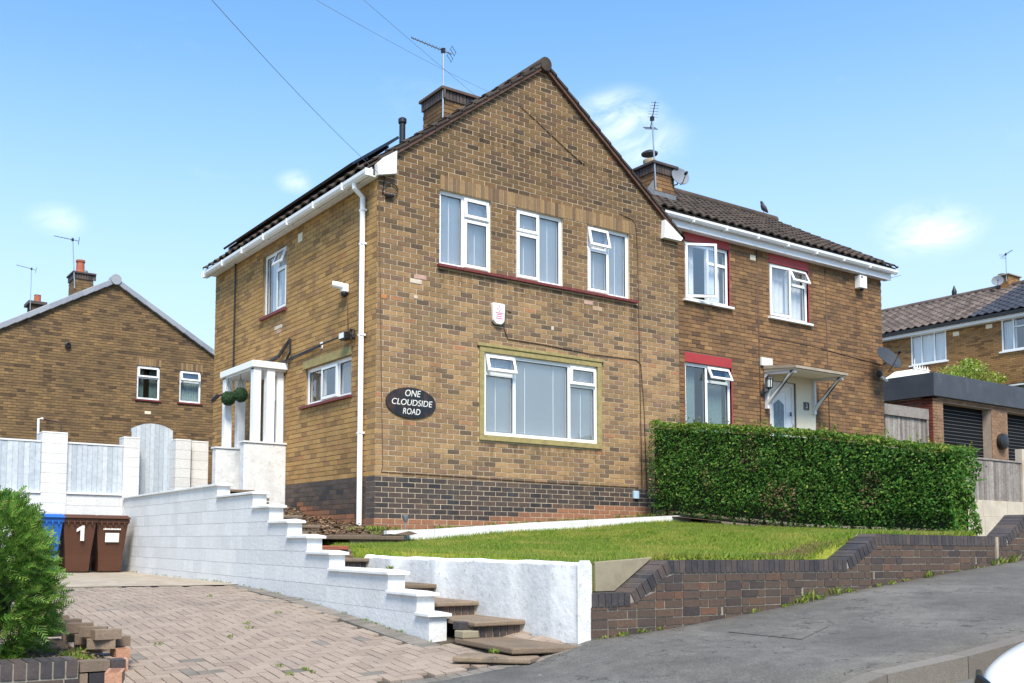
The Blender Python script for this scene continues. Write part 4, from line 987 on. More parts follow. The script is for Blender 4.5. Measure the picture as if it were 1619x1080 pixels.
# rounded nose toward the street, a little wider than the brick wall end
o = rw.raw(vs, fs).build('rendered_wall', 'render_white', smooth='auto', bevel=.02); tag(o, 'rough white rendered wall holding the lawn beside the steps', 'wall')
# steps: concrete treads over brick risers
st = thing('garden_steps', 'worn brown garden steps with brick risers between the white walls', 'steps', (-1.75, -5.2, -1.8))
SX0, SX1 = -1.99, RX0+.03
def tread(y0, y1, z, x0, x1, mat='step_slab', th=.042, name='tread'):
    o = MB().hexa([(x0, y0+random.uniform(-.006, .006), z-th), (x1, y0, z-th), (x1, y1, z-th), (x0, y1, z-th), (x0, y0+random.uniform(-.006, .006), z-.004), (x1, y0, z), (x1, y1, z), (x0, y1, z)]).build(name, mat, st, bevel=.01)
def risers(y, z0, z1, x0, x1, mat='plinth_brick'):
    MB().box(x0, x1, y+.012, y+.1, z0, z1).build('riser_bed', 'mortar_pale', st); u = x0
    while u < x1-.03:
        place_box('brick', [(u, y, z0), (u+.062, y, z0), (u+.062, y+.09, z0), (u, y+.09, z0), (u, y, z1-.004), (u+.062, y, z1-.004), (u+.062, y+.09, z1-.004), (u, y+.09, z1-.004)], mat, st, True); u += .075
SY = [(-5.06, -1.615), (-4.38, -1.487), (-3.69, -1.355), (-3.0, -1.238), (-2.32, -1.12)]
prevz = -1.755
for i, (y, z) in enumerate(SY):
    x1 = SX1
    tread(y-.04, y+.74, z, SX0, x1); risers(y, prevz, z-.042, SX0+.01 if i else -1.98, x1-.02); prevz = z
tread(-1.80, -1.05, -.985, -1.88, -1.40, 'red_tile', .05); MB().box(-1.88, -1.40, -1.78, -1.05, -1.3, -1.037).build('riser_bed', 'step_slab', st)
tread(-1.72, -1.32, -1.02, -1.55, -1.10, 'step_slab', .05); tread(-1.76, -1.3, -1.075, -1.58, -1.08, 'step_slab', .045); tread(-1.74, -1.3, -1.125, -1.56, -1.10, 'red_tile', .06)
tread(-1.24, .2, -.855, -1.85, -.28, 'step_slab', .055)
risers(-1.20, -1.06, -.912, -1.06, -.30, 'edging_paver')
for i in range(5): tread(-.3+i*.55, .4+i*.55, -.72+i*.14, -1.76, -1.0); MB().box(-1.76, -1.0, -.27+i*.55, .3+i*.55, -1.2, -.781+i*.14).build('riser_bed', 'step_slab', st)
tread(2.4, 5.8, -.18, -1.58, -.78); MB().box(-1.58, -.78, 2.43, 5.8, -1.2, -.241).build('riser_bed', 'step_slab', st)
# slabs at the foot of the steps
def slab(pts, z, th, mat='step_slab', name='slab'):
    MB().prism([(a, b, z(a, b)-th) for a, b in pts], (0, 0, th)).build(name, mat, st, bevel=.012)
slab([(-2.1, -5.75), (-1.30, -5.9), (-1.28, -4.95), (-2.1, -4.95)], lambda a, b: -1.755-.02*(-5-b), .05)
slab([(-2.52, -5.52), (-2.06, -5.92), (-1.86, -5.80), (-2.25, -5.32)], lambda a, b: -1.835, .045)
MB().box(-2.10, -1.93, -5.08, -4.95, -1.755, -1.69).build('loose_brick', 'gravel_board', st, bevel=.01)
MB().box(-2.08, -1.86, -5.0, -4.9, -1.69, -1.62).build('loose_brick', 'plinth_brick', st, bevel=.006)
# ------------------------------------------------------------------ front brick wall along the pavement
def front_brick_wall(name, label, x0, x1, top, bot, copf, slopes):
    t = thing(name, label, 'wall', ((x0+x1)/2, -5.7, zs((x0+x1)/2)), 'brick walls along the pavement')
    fr = Frame((0, -5.8, 0), (1, 0, 0)); T = .215
    xs = sorted(set([x0, x1]+[a for s in slopes for a in s if x0 < a < x1]))
    core = MB()
    for a, b in zip(xs, xs[1:]):
        p = fr.p; core.hexa([p(a, -2.4, 0), p(b, -2.4, 0), p(b, -2.4, -T), p(a, -2.4, -T), p(a, top(a+1e-5)-.11, 0), p(b, top(b-1e-5)-.11, 0), p(b, top(b-1e-5)-.11, -T), p(a, top(a+1e-5)-.11, -T)])
    body = core.build('brick_body', 'mortar_grey', t)
    hs = [(1.44, 1.475, -1.42, -1.36), (.275, .31, -1.56, -1.50), (2.62, 2.655, -1.29, -1.23), (4.60, 4.635, -1.10, -1.04)]
    its = []
    for P, mt in bricks(fr, lambda v: x0-.006, lambda v: x1, -2.1, -.5, hs, lambda u, v, k: 'wall_brick', flem=True, jit=.003):
        um = (P[0][0]+P[1][0])/2; P = [np.array(q) for q in P]
        for k in (4, 5, 6, 7): P[k][2] = max(P[k-4][2]+.002, min(P[k][2], top(P[k][0])-.118))
        if max(P[4][2]-P[0][2], P[5][2]-P[1][2]) < .02: continue
        if P[4][2] < bot(um)-.02: continue
        its.append((P, mt))
    ef = Frame((x0, -5.8+T, 0), (0, -1, 0))
    for P, mt in bricks(ef, lambda v: 0, lambda v: T, -2.1, top(x0)-.11, [], lambda u, v, k: 'wall_brick'): its.append((P, mt))
    scatter(its, 'brick', body, 300)
    # coping: bricks on edge following the top line
    path = [(x, top(x)) for x in xs]
    for (xa, za), (xb, zb) in zip(path, path[1:]):
        L_ = math.hypot(xb-xa, zb-za); n = max(1, int(round(L_/.0755))); d = np.array([(xb-xa)/L_, 0, (zb-za)/L_]); q = np.array([-d[2], 0, d[0]])
        for i in range(n):
            a = np.array([xa, -5.812, za])+d*(L_*i/n+.004); b = np.array([xa, -5.812, za])+d*(L_*(i+1)/n-.004); j = random.uniform(-.003, .003); D = np.array([0, .24, 0])
            lo_, hi_ = -.11*q, q*(j)
            place_box('coping_brick', [a+lo_, b+lo_, b+lo_+D, a+lo_+D, a+hi_, b+hi_, b+hi_+D, a+hi_+D], 'coping_brick', t, True)
        if abs(zb-za) < .01: MB().box(xa+.01, xb-.01, -5.803, -5.58, za-.115, za-.006).build('coping_mortar', 'mortar_grey', t)
        else: MB().prism([(xa, -5.803, za-.11), (xb, -5.803, zb-.11), (xb, -5.803, zb-.006), (xa, -5.803, za-.006)], (0, .22, 0)).build('coping_mortar', 'mortar_grey', t)
    return t
TX = [-1.36, -.87, -.42, 2.17, 2.70, 5.29, 5.74, 9]; TZ = [-1.355, -1.355, -1.08, -1.08, -.81, -.81, -.54, -.54]
topf = lambda x: float(np.interp(x, TX, TZ))
front_brick_wall('brick_garden_wall', 'dark brick garden wall with sloping brick coping below the lawn', -1.31, 5.03, topf, zs, None, [(-.87, -.42), (2.17, 2.70)])
w2 = front_brick_wall('brick_garden_wall', 'dark brick wall past the upright joint at the right edge', 5.07, 9, topf, zs, None, [(5.29, 5.74)])
o = MB().box(5.025, 5.075, -5.825, -5.58, -1.4, -.815).build('joint_post', 'concrete', w2)
o = MB().prism([(-1.09, -5.62, -1.35), (-.87, -5.62, -1.35), (-.44, -5.62, -1.083), (-.40, -5.62, -1.055), (-1.09, -5.62, -1.095)], (0, .035, 0)).build('gravel_board', 'gravel_board', bevel=.006); tag(o, 'short mossy concrete board standing behind the low end of the brick wall', 'board')
# ------------------------------------------------------------------ lawn
LX, LY = np.linspace(-1.32, 5.08, 60), np.linspace(-5.575, -.86, 50)
def zlawn(x, y):
    t = (y+5.6)/4.74
    zf = float(np.interp(x, [-1.17, -.9, -.4, 1.8, 2.7, 5], [-1.10, -1.10, -1.07, -1.06, -.83, -.79]))
    if x < -.3: zf = float(np.interp(y, [-5.6, -5.2], [zf, -1.10]))
    zb = float(np.interp(x, [-1.17, -.1, 5.4], [-.97, -.93, -.56]))
    return zf+(zb-zf)*(t**1.25)+.012*math.sin(x*2.3+1)*math.sin(y*1.9)
lawn = structure(grid('lawn', LX, LY, zlawn, 'lawn_soil', .3))
n = 150000
gxp = RNG.uniform(-1.31, 5.08, n); gyp = RNG.uniform(-5.575, -.84, n)
def blades(name, X, Y, zf, hmin, hmax, mat, wdt=.006, parent=None, label=None):
    n = len(X); Z = np.array([zf(a, b) for a, b in zip(X, Y)]); h = RNG.uniform(hmin, hmax, n); a = RNG.uniform(0, 6.283, n); l = RNG.uniform(.1, .9, n)*h
    V = np.empty((n, 3, 3), np.float32)
    V[:, 0] = np.stack([X-np.cos(a)*wdt, Y-np.sin(a)*wdt, Z-.005], 1); V[:, 1] = np.stack([X+np.cos(a)*wdt, Y+np.sin(a)*wdt, Z-.005], 1)
    V[:, 2] = np.stack([X+np.sin(a*1.7)*l, Y+np.cos(a*1.7)*l, Z+h], 1)
    return tris(name, V.reshape(-1, 3), 3, mat, parent)
def tris(name, V, k, mat, parent=None, mats=None, mi=None):
    me = bpy.data.meshes.new(name); nv = len(V); nf = nv//k
    me.vertices.add(nv); me.vertices.foreach_set('co', np.asarray(V, np.float32).ravel())
    me.loops.add(nv); me.loops.foreach_set('vertex_index', np.arange(nv, dtype=np.int32))
    me.polygons.add(nf); me.polygons.foreach_set('loop_start', np.arange(0, nv, k, dtype=np.int32)); me.polygons.foreach_set('loop_total', np.full(nf, k, np.int32))
    for q in (mats or [mat]): me.materials.append(MATS[q])
    if mi is not None: me.polygons.foreach_set('material_index', np.asarray(mi, np.int32))
    me.update(); me.validate()
    o = bpy.data.objects.new(name, me); COL.objects.link(o); o['kind'] = 'stuff'
    if parent is not None: child(o, parent)
    return o
dens = np.array([.35+.65*(math.sin(a*1.3+b*2.1)*.5+.5) for a, b in zip(gxp, gyp)])
g_ = blades('grass', gxp, gyp, zlawn, .012, .040, 'grass_blade'); g_['label'] = 'short sloping lawn grass in front of the gable'; g_['category'] = 'grass'
# longer tufts along the edging and the wall
m_ = 9000; tx = RNG.uniform(-1.15, 5.0, m_); ty = np.where(RNG.random(m_) < .5, RNG.uniform(-1.05, -.86, m_), RNG.uniform(-5.6, -5.45, m_))
o = blades('grass_tuft', tx, ty, zlawn, .03, .075, 'grass_blade'); o['label'] = 'longer grass along the lawn edges'; o['category'] = 'grass'
m_ = 3500; tx = RNG.normal(1.75, .35, m_); ty = -5.56+np.abs(RNG.normal(0, .13, m_)); ok_ = (tx < 2.3) & (tx > .9)
o = blades('dry_grass', tx[ok_], ty[ok_], zlawn, .02, .06, 'litter'); o['label'] = 'brown dried out grass on the lawn edge above the brick coping'; o['category'] = 'grass'
m_ = 16000; tx = RNG.uniform(-1.2, 5, m_); ty = RNG.uniform(-5.5, -.9, m_); ok_ = np.array([mnoise.noise(Vector((a*1.1, b*1.6, 2.2)))+.35*mnoise.noise(Vector((a*4, b*4, 7.))) > .26 for a, b in zip(tx, ty)])
o = blades('worn_grass', tx[ok_], ty[ok_], zlawn, .012, .035, 'straw'); o['label'] = 'pale straw coloured worn patches in the lawn'; o['category'] = 'grass'
nd = 3600; V = []
dx = RNG.uniform(-.6, 5, nd); dy = RNG.normal(-2.9, .9, nd); keep = (dy < -1.0) & (dy > -5.3) & (RNG.random(nd) < np.clip(.25+.18*dx, .15, 1))
for a, b in zip(dx[keep], dy[keep]):
    z = zlawn(a, b)+RNG.uniform(.035, .06); r = RNG.uniform(.009, .016)
    V += [(a+r*math.cos(q), b+r*math.sin(q), z+.004*math.cos(q+1)) for q in np.linspace(0, 6.283, 7)[:-1]]
o = tris('daisies', np.array(V), 6, 'petal'); o['label'] = 'small white clover and daisy heads scattered in the lawn'; o['category'] = 'flowers'
# white edging kerb between lawn and house bed
t = thing('lawn_edging', 'low white painted kerb edging between lawn and gable', 'edging', (2.6, -.85, -.8))
ex = [-.34, .42, 1.34, 2.26, 3.18, 4.10, 5.02, 5.44]
ez = lambda x: float(np.interp(x, [-.4, -.1, 2.2, 5.43], [-.785, -.79, -.632, -.45]))
for a, b in zip(ex, ex[1:]):
    place_box('edging_stone', [(a+.004, -.90, ez(a)-.30), (b-.004, -.90, ez(b)-.30), (b-.004, -.82, ez(b)-.30), (a+.004, -.82, ez(a)-.30), (a+.004, -.90, ez(a)), (b-.004, -.90, ez(b)), (b-.004, -.82, ez(b)), (a+.004, -.82, ez(a))], 'white_cap', t, True)
# bed of soil along the house, leaf litter on the slope by the side wall
bz = lambda x, y: float(np.interp(x, [-1.4, -.3, 0, 5.5, 7], [-.92, -.87, -.83, -.46, -.42]))+.015*math.sin(x*5+y*7)-.02*(y < -.7)
structure(grid('soil_bed', np.linspace(-.33, 6.4, 40), np.linspace(-.81, -.0, 8), bz, 'soil'))
def side_z(x, y): return soil_z(y)-.10*min(1, max(0, (-x)/1.2))+.02*math.sin(x*9+y*6)
structure(grid('side_bed', np.linspace(-1.35, .0, 14), np.linspace(-1.12, 2.91, 26), side_z, 'soil'))
n = 2600; lx = RNG.uniform(-1.2, -.03, n); ly = RNG.uniform(-.6, 2.85, n); V = []
for a, b in zip(lx, ly):
    z = side_z(a, b)+RNG.uniform(.005, .04); s = RNG.uniform(.014, .035); q = RNG.uniform(0, 6.28); e1 = np.array([math.cos(q), math.sin(q), RNG.uniform(-.4, .4)])*s; e2 = np.array([-math.sin(q), math.cos(q), RNG.uniform(-.5, .5)])*s*.6; c_ = np.array([a, b, z])
    V += [c_-e1, c_-e2, c_+e1, c_+e2]
o = tris('leaf_litter', np.array(V), 4, 'litter'); o['label'] = 'brown dead leaves on the soil slope by the side wall'; o['category'] = 'leaves'
mb = MB()
for i in range(70): 
    a = random.uniform(-.3, 5.3); weed_patch(mb, (a, random.uniform(-.75, -.05), bz(a, -.4)), .06, 8, random.uniform(.04, .10))
for i in range(24): weed_patch(mb, (random.uniform(-.6, -.05), random.uniform(-.8, 0), -.78), .06, 10, .07)
for i in range(40):
    a = random.uniform(-1.3, 5.5); weed_patch(mb, (a, -5.83, zs(a)), .03, 7, random.uniform(.02, .07))
for (px, py, h) in ((1278, 945, .13), (1293, 955, .1), (1322, 928, .12), (1470, 908, .1), (1600, 886, .12), (1575, 893, .12), (1265, 960, .08), (1340, 922, .06)):
    P = on(1, -5.84, px, py); weed_patch(mb, (P[0], P[1], zs(P[0])), .06, 22, h)
P = on(2, -1.1, 600, 882)
for (px, py, z, h) in ((934, 605, 0, 0), (780, 1033, -1.8, .05), (933, 845, 0, 0)):
    if z: Q = on(2, z, px, py); weed_patch(mb, Q, .05, 20, h)
weed_patch(mb, (-1.55, -3.0, -1.235), .04, 20, .06); weed_patch(mb, (-.55, -.98, -.86), .07, 25, .1)
o = mb.build('wild_weeds', 'weed', stuff=True); o['label'] = 'small green weeds along the wall feet and the house bed'; o['category'] = 'weeds'
t = thing('garden_light', 'small solar stake light in the bed by the gable corner', 'garden light', (.25, -.55, -.8))
P = on(1, -.55, 641, 835); MB().tube([(P[0], -.55, -.84), (P[0], -.55, -.66)], .008, 6).build('stake', 'aluminium', t); MB().lathe((P[0], -.55, -.66), [(.02, 0), (.04, .05), (.045, .09), (.03, .10)], 12).build('lamp', 'lead_grey', t, smooth='auto')
# ------------------------------------------------------------------ hedge between the two gardens
HX0, HX1 = 5.06, 5.62; HY0, HY1 = -5.33, -.33
ztop = lambda y: float(np.interp(y, [-5.6, -3.43, -.37], [.215, .655, 1.09]))
zbot = lambda y: float(np.interp(y, [-5.6, -3.3, -.43], [-.80, -.70, -.42]))
hd = thing('hedge', 'long clipped privet hedge between the lawn and the neighbouring house', 'hedge', (5.4, -3, -.7))
ys = np.linspace(HY0+.08, HY1-.05, 30); vs = []
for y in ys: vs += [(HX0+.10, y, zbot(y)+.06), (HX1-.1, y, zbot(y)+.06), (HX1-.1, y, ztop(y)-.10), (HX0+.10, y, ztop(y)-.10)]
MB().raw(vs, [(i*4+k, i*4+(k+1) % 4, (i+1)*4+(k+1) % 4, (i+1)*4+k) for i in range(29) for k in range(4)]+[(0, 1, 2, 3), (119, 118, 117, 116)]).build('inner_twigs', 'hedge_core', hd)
V = []; mi = []
def leaf(c, nrm, s, m):
    d = nrm+RNG.normal(size=3)*.75; d /= np.linalg.norm(d); a = np.cross(d, RNG.normal(size=3)); a /= np.linalg.norm(a)+1e-9; b = np.cross(d, a)
    V.extend([c-a*s, c+b*s*.55+d*s*.12, c+a*s, c-b*s*.55+d*s*.12]); mi.append(m)
def lump(a, b): return .055*mnoise.noise(Vector((a*2.3, b*2.3, 3.1)))+.05*mnoise.noise(Vector((a*6.1, b*6.1, 9.4)))+.03*mnoise.noise(Vector((a*14, b*14, 1.7)))
for _ in range(34000):
    y = RNG.uniform(HY0, HY1); s_ = RNG.random()
    if s_ < .66:
        z = RNG.uniform(zbot(y), ztop(y)); x = HX0+lump(y, z)*.8+RNG.exponential(.045)-.02
        if z < zbot(y)+.25: x += .06*(1-(z-zbot(y))/.25)+RNG.uniform(0, .1)
        up_ = (z-ztop(y)+.10)/.10
        leaf(np.array([x, y, z]), np.array([-1, 0, .35]), RNG.uniform(.012, .027), 2 if (mnoise.noise(Vector((y*1.7, z*1.7, 5.5))) > .34 and RNG.random() < .30) else 1 if (up_ > 0 and RNG.random() < .5*up_+.05) or RNG.random() < .03 else 0)
    elif s_ < .93:
        x = RNG.uniform(HX0, HX1); z = ztop(y)+lump(x*1.3, y)*.7-RNG.exponential(.03)+.01
        leaf(np.array([x, y, z]), np.array([0, 0, 1]), RNG.uniform(.016, .032), 1 if RNG.random() < .62 else 0)
    else:
        x = RNG.uniform(HX0, HX1); z = RNG.uniform(zbot(HY0), ztop(HY0)); leaf(np.array([x, HY0-lump(x, z)+RNG.exponential(.04), z]), np.array([0, -1, .3]), RNG.uniform(.016, .032), 1 if RNG.random() < .06 else 0)
tris('foliage', np.array(V), 4, None, hd, ['hedge_leaf', 'hedge_new', 'litter'], mi)
V = []; mi = []
for k in range(55):     # stray shoots
    y = RNG.uniform(HY0, HY1); x = RNG.uniform(HX0, HX1); b0 = np.array([x, y, ztop(y)]); d = np.array([RNG.normal()*.4, RNG.normal()*.4, 1.]); l = RNG.uniform(.05, .16)
    if k < 10: b0 = np.array([RNG.uniform(HX0, HX1), HY0, RNG.uniform(-.3, ztop(HY0))]); d = np.array([RNG.normal()*.3, -1, RNG.uniform(-.6, .3)]); l = RNG.uniform(.08, .22)
    for q in np.linspace(.1, 1, 7): leaf(b0+d*l*q, d, .022, 1 if k >= 10 else 0)
tris('shoots', np.array(V), 4, None, hd, ['hedge_leaf', 'hedge_new', 'litter'], mi)
for y in np.arange(HY0+.2, HY1, .28): MB().tube([(5.42, y, zbot(y)-.15), (5.40+random.uniform(-.05, .05), y+random.uniform(-.06, .06), zbot(y)+.5)], [.022, .012], 6).build('stem', 'bark', hd)
structure(grid('hedge_bed', np.linspace(4.98, 6.3, 6), np.linspace(-5.6, -.3, 12), lambda x, y: zbot(y)-.02, 'soil'))
structure(grid('neighbour_garden', np.linspace(6.0, 15.5, 12), np.linspace(-5.58, .44, 8), lambda x, y: float(np.interp(y, [-5.6, -2, 0], [-1.15, -1.1, -.3])), 'earth_ground'))
# ------------------------------------------------------------------ planting bed and conifer at the near left
t = thing('planter_wall', 'blue engineering brick wall end in the bottom left corner', 'wall', (-5.8, -5.5, -2), 'brick walls along the pavement')
x1 = float(on(1, -5.6, 126, 1045)[0]); zt_ = float(on(1, -5.6, 60, 1046)[2])
x = x1-.078
while x > -7.2:
    place_box('coping_brick', [(x, -5.60, zt_-.105), (x+.066, -5.60, zt_-.105), (x+.066, -5.385, zt_-.105), (x, -5.385, zt_-.105), (x, -5.60, zt_), (x+.066, -5.60, zt_), (x+.066, -5.385, zt_), (x, -5.385, zt_)], 'coping_brick', t, True); x -= .0775
body = MB().box(-7.2, x1-.005, -5.592, -5.39, -2.4, zt_-.01).build('brick_body', 'mortar_grey', t)
scatter(bricks(Frame((0, -5.592, zt_-.115), (1, 0, 0)), lambda v: -7.2, lambda v: x1, -.6, 0, [], lambda u, v, k: 'plinth_brick'), 'brick', body, 100)
bed = structure(grid('planting_bed', np.linspace(-7.2, -5.16, 14), np.linspace(-5.4, -3.9, 12), lambda x, y: -1.775+.015*math.sin(x*8+y*5)+.03*(y+5.4), 'soil'))
structure(grid('side_garden', np.linspace(-13, -5.88, 12), np.linspace(-5.4, 6.6, 16), lambda x, y: zdrive(-5.9, y)-.035+.02*math.sin(x*2+y), 'lawn_soil', .4))
t = thing('bed_edging', 'loose stacked pavers and hollow bricks edging the planting bed', 'edging', (-5.2, -5, -1.9))
def loose(px, py, L_, Wd, Hh, ang, z, mat, y=None):
    P = on(2, z, px, py); c_, s_ = math.cos(ang), math.sin(ang); e1 = np.array([c_, s_, 0])*L_/2; e2 = np.array([-s_, c_, 0])*Wd/2; h = np.array([0, 0, Hh])
    P = np.array([P[0], P[1], z-Hh]); q = [P-e1-e2, P+e1-e2, P+e1+e2, P-e1+e2]
    return place_box('paver' if mat == 'edging_paver' else 'brick', [*q, *[a+h for a in q]], mat, t, True)
for (px, py, a, z, mt) in ((88, 973, -.1, -1.55, 'edging_paver'), (106, 979, .1, -1.56, 'edging_paver'), (126, 985, -.2, -1.575, 'edging_paver'), (148, 991, -.35, -1.585, 'edging_paver'), (168, 995, .1, -1.595, 'edging_paver'), (184, 1006, -.2, -1.66, 'edging_paver'),
        (95, 992, .1, -1.66, 'edging_paver'), (140, 1003, -.2, -1.655, 'edging_paver'), (160, 1010, -.25, -1.665, 'edging_paver'), (120, 1000, -.1, -1.66, 'edging_paver'), (172, 1015, -.2, -1.735, 'edging_paver'), (140, 1018, -.1, -1.735, 'edging_paver'),
        (190, 1024, 1.5, -1.735, 'hollow_brick'), (189, 1042, 1.35, -1.735, 'hollow_brick'), (182, 1060, 1.2, -1.735, 'hollow_brick')):
    loose(px, py, .20 if mt == 'edging_paver' else .215, .10, .07, a, z, mt)
for (px, py, a) in ((190, 1024, 1.5), (189, 1042, 1.35), (182, 1060, 1.2)):
    P = on(2, -1.7345, px, py)
    for q in (-.065, 0, .065): 
        c_ = np.array([P[0]+math.cos(a)*q, P[1]+math.sin(a)*q, -1.7335]); e1 = np.array([math.cos(a), math.sin(a), 0])*.022; e2 = np.array([-math.sin(a), math.cos(a), 0])*.03
        MB().raw([c_-e1-e2, c_+e1-e2, c_+e1+e2, c_-e1+e2], [(0, 1, 2, 3)]).build('brick_hole', 'red_brick', t)
zc = zt_-.02
for (a, b, mt, z) in ((x1+.01, x1+.20, 'edging_paver', zc), (x1+.205, x1+.30, 'plinth_brick', zc), (x1+.01, x1+.06, 'edging_paver', zc-.075), (x1+.07, x1+.28, 'plinth_brick', zc-.075)):
    place_box('brick', [(a, -5.57, z-.065), (b, -5.57, z-.065), (b, -5.46, z-.065), (a, -5.46, z-.065), (a, -5.57, z), (b, -5.57, z), (b, -5.46, z), (a, -5.46, z)], mt, t, True)
MB().box(x1+.0, x1+.29, -5.56, -5.4, -2.3, zc-.145).build('footing', 'plinth_brick', t)
mb = MB()
for i in range(120): a, b = random.uniform(-5.95, -5.2), random.uniform(-5.35, -4.5); weed_patch(mb, (a, b, -1.77), .05, 9, random.uniform(.025, .07))
o = mb.build('bed_weeds', 'weed', stuff=True); o['label'] = 'yellow green weeds in the planting bed'; o['category'] = 'weeds'
n = 900; V = []
for a, b in zip(RNG.uniform(-6, -5.15, n), RNG.uniform(-5.38, -4.3, n)):
    s = RNG.uniform(.008, .022); q = RNG.uniform(0, 6.28); e1 = np.array([math.cos(q), math.sin(q), RNG.uniform(-.4, .4)])*s; e2 = np.array([-math.sin(q), math.cos(q), RNG.uniform(-.5, .5)])*s*.6; c_ = np.array([a, b, -1.755+RNG.uniform(0, .02)])
    V += [c_-e1, c_-e2, c_+e1, c_+e2]
o = tris('bed_litter', np.array(V), 4, 'litter'); o['label'] = 'brown leaf litter in the planting bed'; o['category'] = 'leaves'
cf = thing('conifer_bush', 'feathery green conifer bush at the left edge of the drive', 'bush', (-5.95, -4.75, -1.8))
CC = np.array([-5.98, -4.75, -1.78]); V = []
def frond(p, d, l):
    s_ = np.cross(d, RNG.normal(size=3)); s_ /= np.linalg.norm(s_)+1e-9
    for q in np.linspace(.15, 1, 6):
        c_ = p+d*l*q-np.array([0, 0, .02])*q*q
        for sg in (-1, 1):
            t_ = c_+(s_*sg*.8+d*.75)*l*.34*(1.15-q*.75); w = d*l*.055
            V.extend([c_-w, t_-w*.2, t_+w*.5, c_+w])
for k in range(5200):
    h = RNG.random()**.85; an = RNG.uniform(0, 6.283)
    R_ = .55*math.sqrt(max(0, 1-(abs(h-.45)/.60)**3))*(1+.10*math.sin(an*3+h*7))
    rr = R_*RNG.uniform(.62, 1.0); p = CC+np.array([math.cos(an)*rr, math.sin(an)*rr, h*1.09])
    d = np.array([math.cos(an)*.9, math.sin(an)*.9, .55+RNG.normal()*.45+ (1.0 if h > .8 else 0)]); d += RNG.normal(size=3)*.3; d /= np.linalg.norm(d)
    frond(p, d, RNG.uniform(.07, .14)*(1.25 if RNG.random() < .06 else 1))
tris('foliage', np.array(V), 4, 'conifer_leaf', cf)
MB().lathe(CC, [(.08, .05), (.28, .25), (.31, .5), (.2, .85), (.04, 1.0)], 12).build('inner_twigs', 'hedge_core', cf)
MB().tube([CC-np.array([0, 0, .1]), CC+np.array([0, 0, .6])], [.05, .02], 8).build('trunk', 'bark', cf)
# ------------------------------------------------------------------ wheelie bins
def bin_(label, x, y, mat, group='wheelie bins'):
    z = -1.505; t = thing('wheelie_bin', label, 'bin', (x, y, z), group)
    def ringp(w, d, zz, yo=0): return [(x-w/2, y-d/2+yo, zz), (x+w/2, y-d/2+yo, zz), (x+w/2, y+d/2+yo, zz), (x-w/2, y+d/2+yo, zz)]
    lv = [ringp(.40, .46, z+.02, .03), ringp(.43, .50, z+.30, .02), ringp(.545, .62, z+.84, 0), ringp(.56, .64, z+.86, 0), ringp(.59, .68, z+.865, 0), ringp(.59, .68, z+.93, 0)]
    vs = [p for l in lv for p in l]; n = len(lv)
    MB().raw(vs, [(i*4+k, i*4+(k+1) % 4, (i+1)*4+(k+1) % 4, (i+1)*4+k) for i in range(n-1) for k in range(4)]+[(3, 2, 1, 0), tuple(range(4*n-4, 4*n))]).build('body', mat, t, bevel=.018)
    lid = [ringp(.61, .74, z+.932, -.01), ringp(.61, .74, z+.955, -.01), ringp(.54, .66, z+.99, 0), ringp(.50, .60, z+1.0, .0)]
    vs = [p for l in lid for p in l]; n = 4
    MB().raw(vs, [(i*4+k, i*4+(k+1) % 4, (i+1)*4+(k+1) % 4, (i+1)*4+k) for i in range(n-1) for k in range(4)]+[(3, 2, 1, 0), (12, 13, 14, 15)]).build('lid', mat, t, bevel=.012)
    MB().tube([(x-.24, y+.40, z+.93), (x+.24, y+.40, z+.93)], .018, 8).build('handle', mat, t)
    mb = MB()
    for q in (-.2, -.1, 0, .1, .2): mb.box(x+q-.012, x+q+.012, y-.350, y-.325, z+.83, z+.90)
    mb.build('rim_ribs', mat, t)
    for s in (-1, 1): MB().tube([(x+s*.245, y+.24, z+.10), (x+s*.30, y+.24, z+.10)], .10, 16).build('wheel', 'rubber', t, smooth='auto')
    return t, z
B1X, B2X, B3X = (float(on(1, 5.2, q, 860)[0]) for q in (126.5, 180, 72))
b1, z = bin_('brown wheelie bin with a large white number 1', B1X, 5.55, 'bin_brown')
yf = 5.55-.30
MB().prism([(B1X+.03+a_, yf-.012-.06*b_, z+.55+b_) for a_, b_ in ((-.02, 0), (.045, 0), (.045, .26), (0, .26), (-.085, .20), (-.085, .15), (-.02, .185))], (0, .004, 0)).build('number', 'letter_white', b1)
b2, z = bin_('brown wheelie bin with a white label, beside the stepped wall', B2X, 5.62, 'bin_brown')
b2p = B2X
MB().prism([(b2p-.12, 5.325, z+.53), (b2p+.12, 5.325, z+.53), (b2p+.12, 5.309, z+.69), (b2p-.12, 5.309, z+.69)], (0, .003, 0)).build('label_sheet', 'letter_white', b2)
mb = MB(); q = b2p-.16
for k in range(16): w_ = random.uniform(.010, .018); mb.box(q, q+w_, 5.2945, 5.30, z+.745, z+.745+random.uniform(.018, .03)); q += w_+.004
mb.build('stamped_lettering', 'letter_white', b2)
bin_('blue wheelie bin mostly hidden behind the conifer', B3X, 5.52, 'bin_blue')
# ------------------------------------------------------------------ neighbouring half of the pair
NY, NX0, NX1 = .45, 6.17, 13.0; NE = 4.87; ND = 5.6
nb = thing('brick_house', 'brown brick neighbour house with red lintels and cream door surround', 'house', (9.5, NY, -.3))
NF = Frame((NX0, NY, 0), (1, 0, 0))
def nu(X): return X-NX0
WN = [(nu(6.85), nu(8.06), 3.59, 4.69), (nu(9.25), nu(10.46), 3.57, 4.66), (nu(6.83), nu(8.08), 1.0, 2.415), (nu(9.20), nu(10.0), .1, 2.30)]
hN = WN+[(WN[0][0], WN[0][1], 4.69, 4.86), (WN[1][0], WN[1][1], 4.66, 4.83), (WN[2][0], WN[2][1], 2.415, 2.60), (nu(10.0), nu(10.61), .1, 2.46)]
nw = wall_core('front_wall', NF, lambda v: 0, lambda v: NX1-NX0, [-1.0, NE], WN, .25, 'mortar_brown', nb)
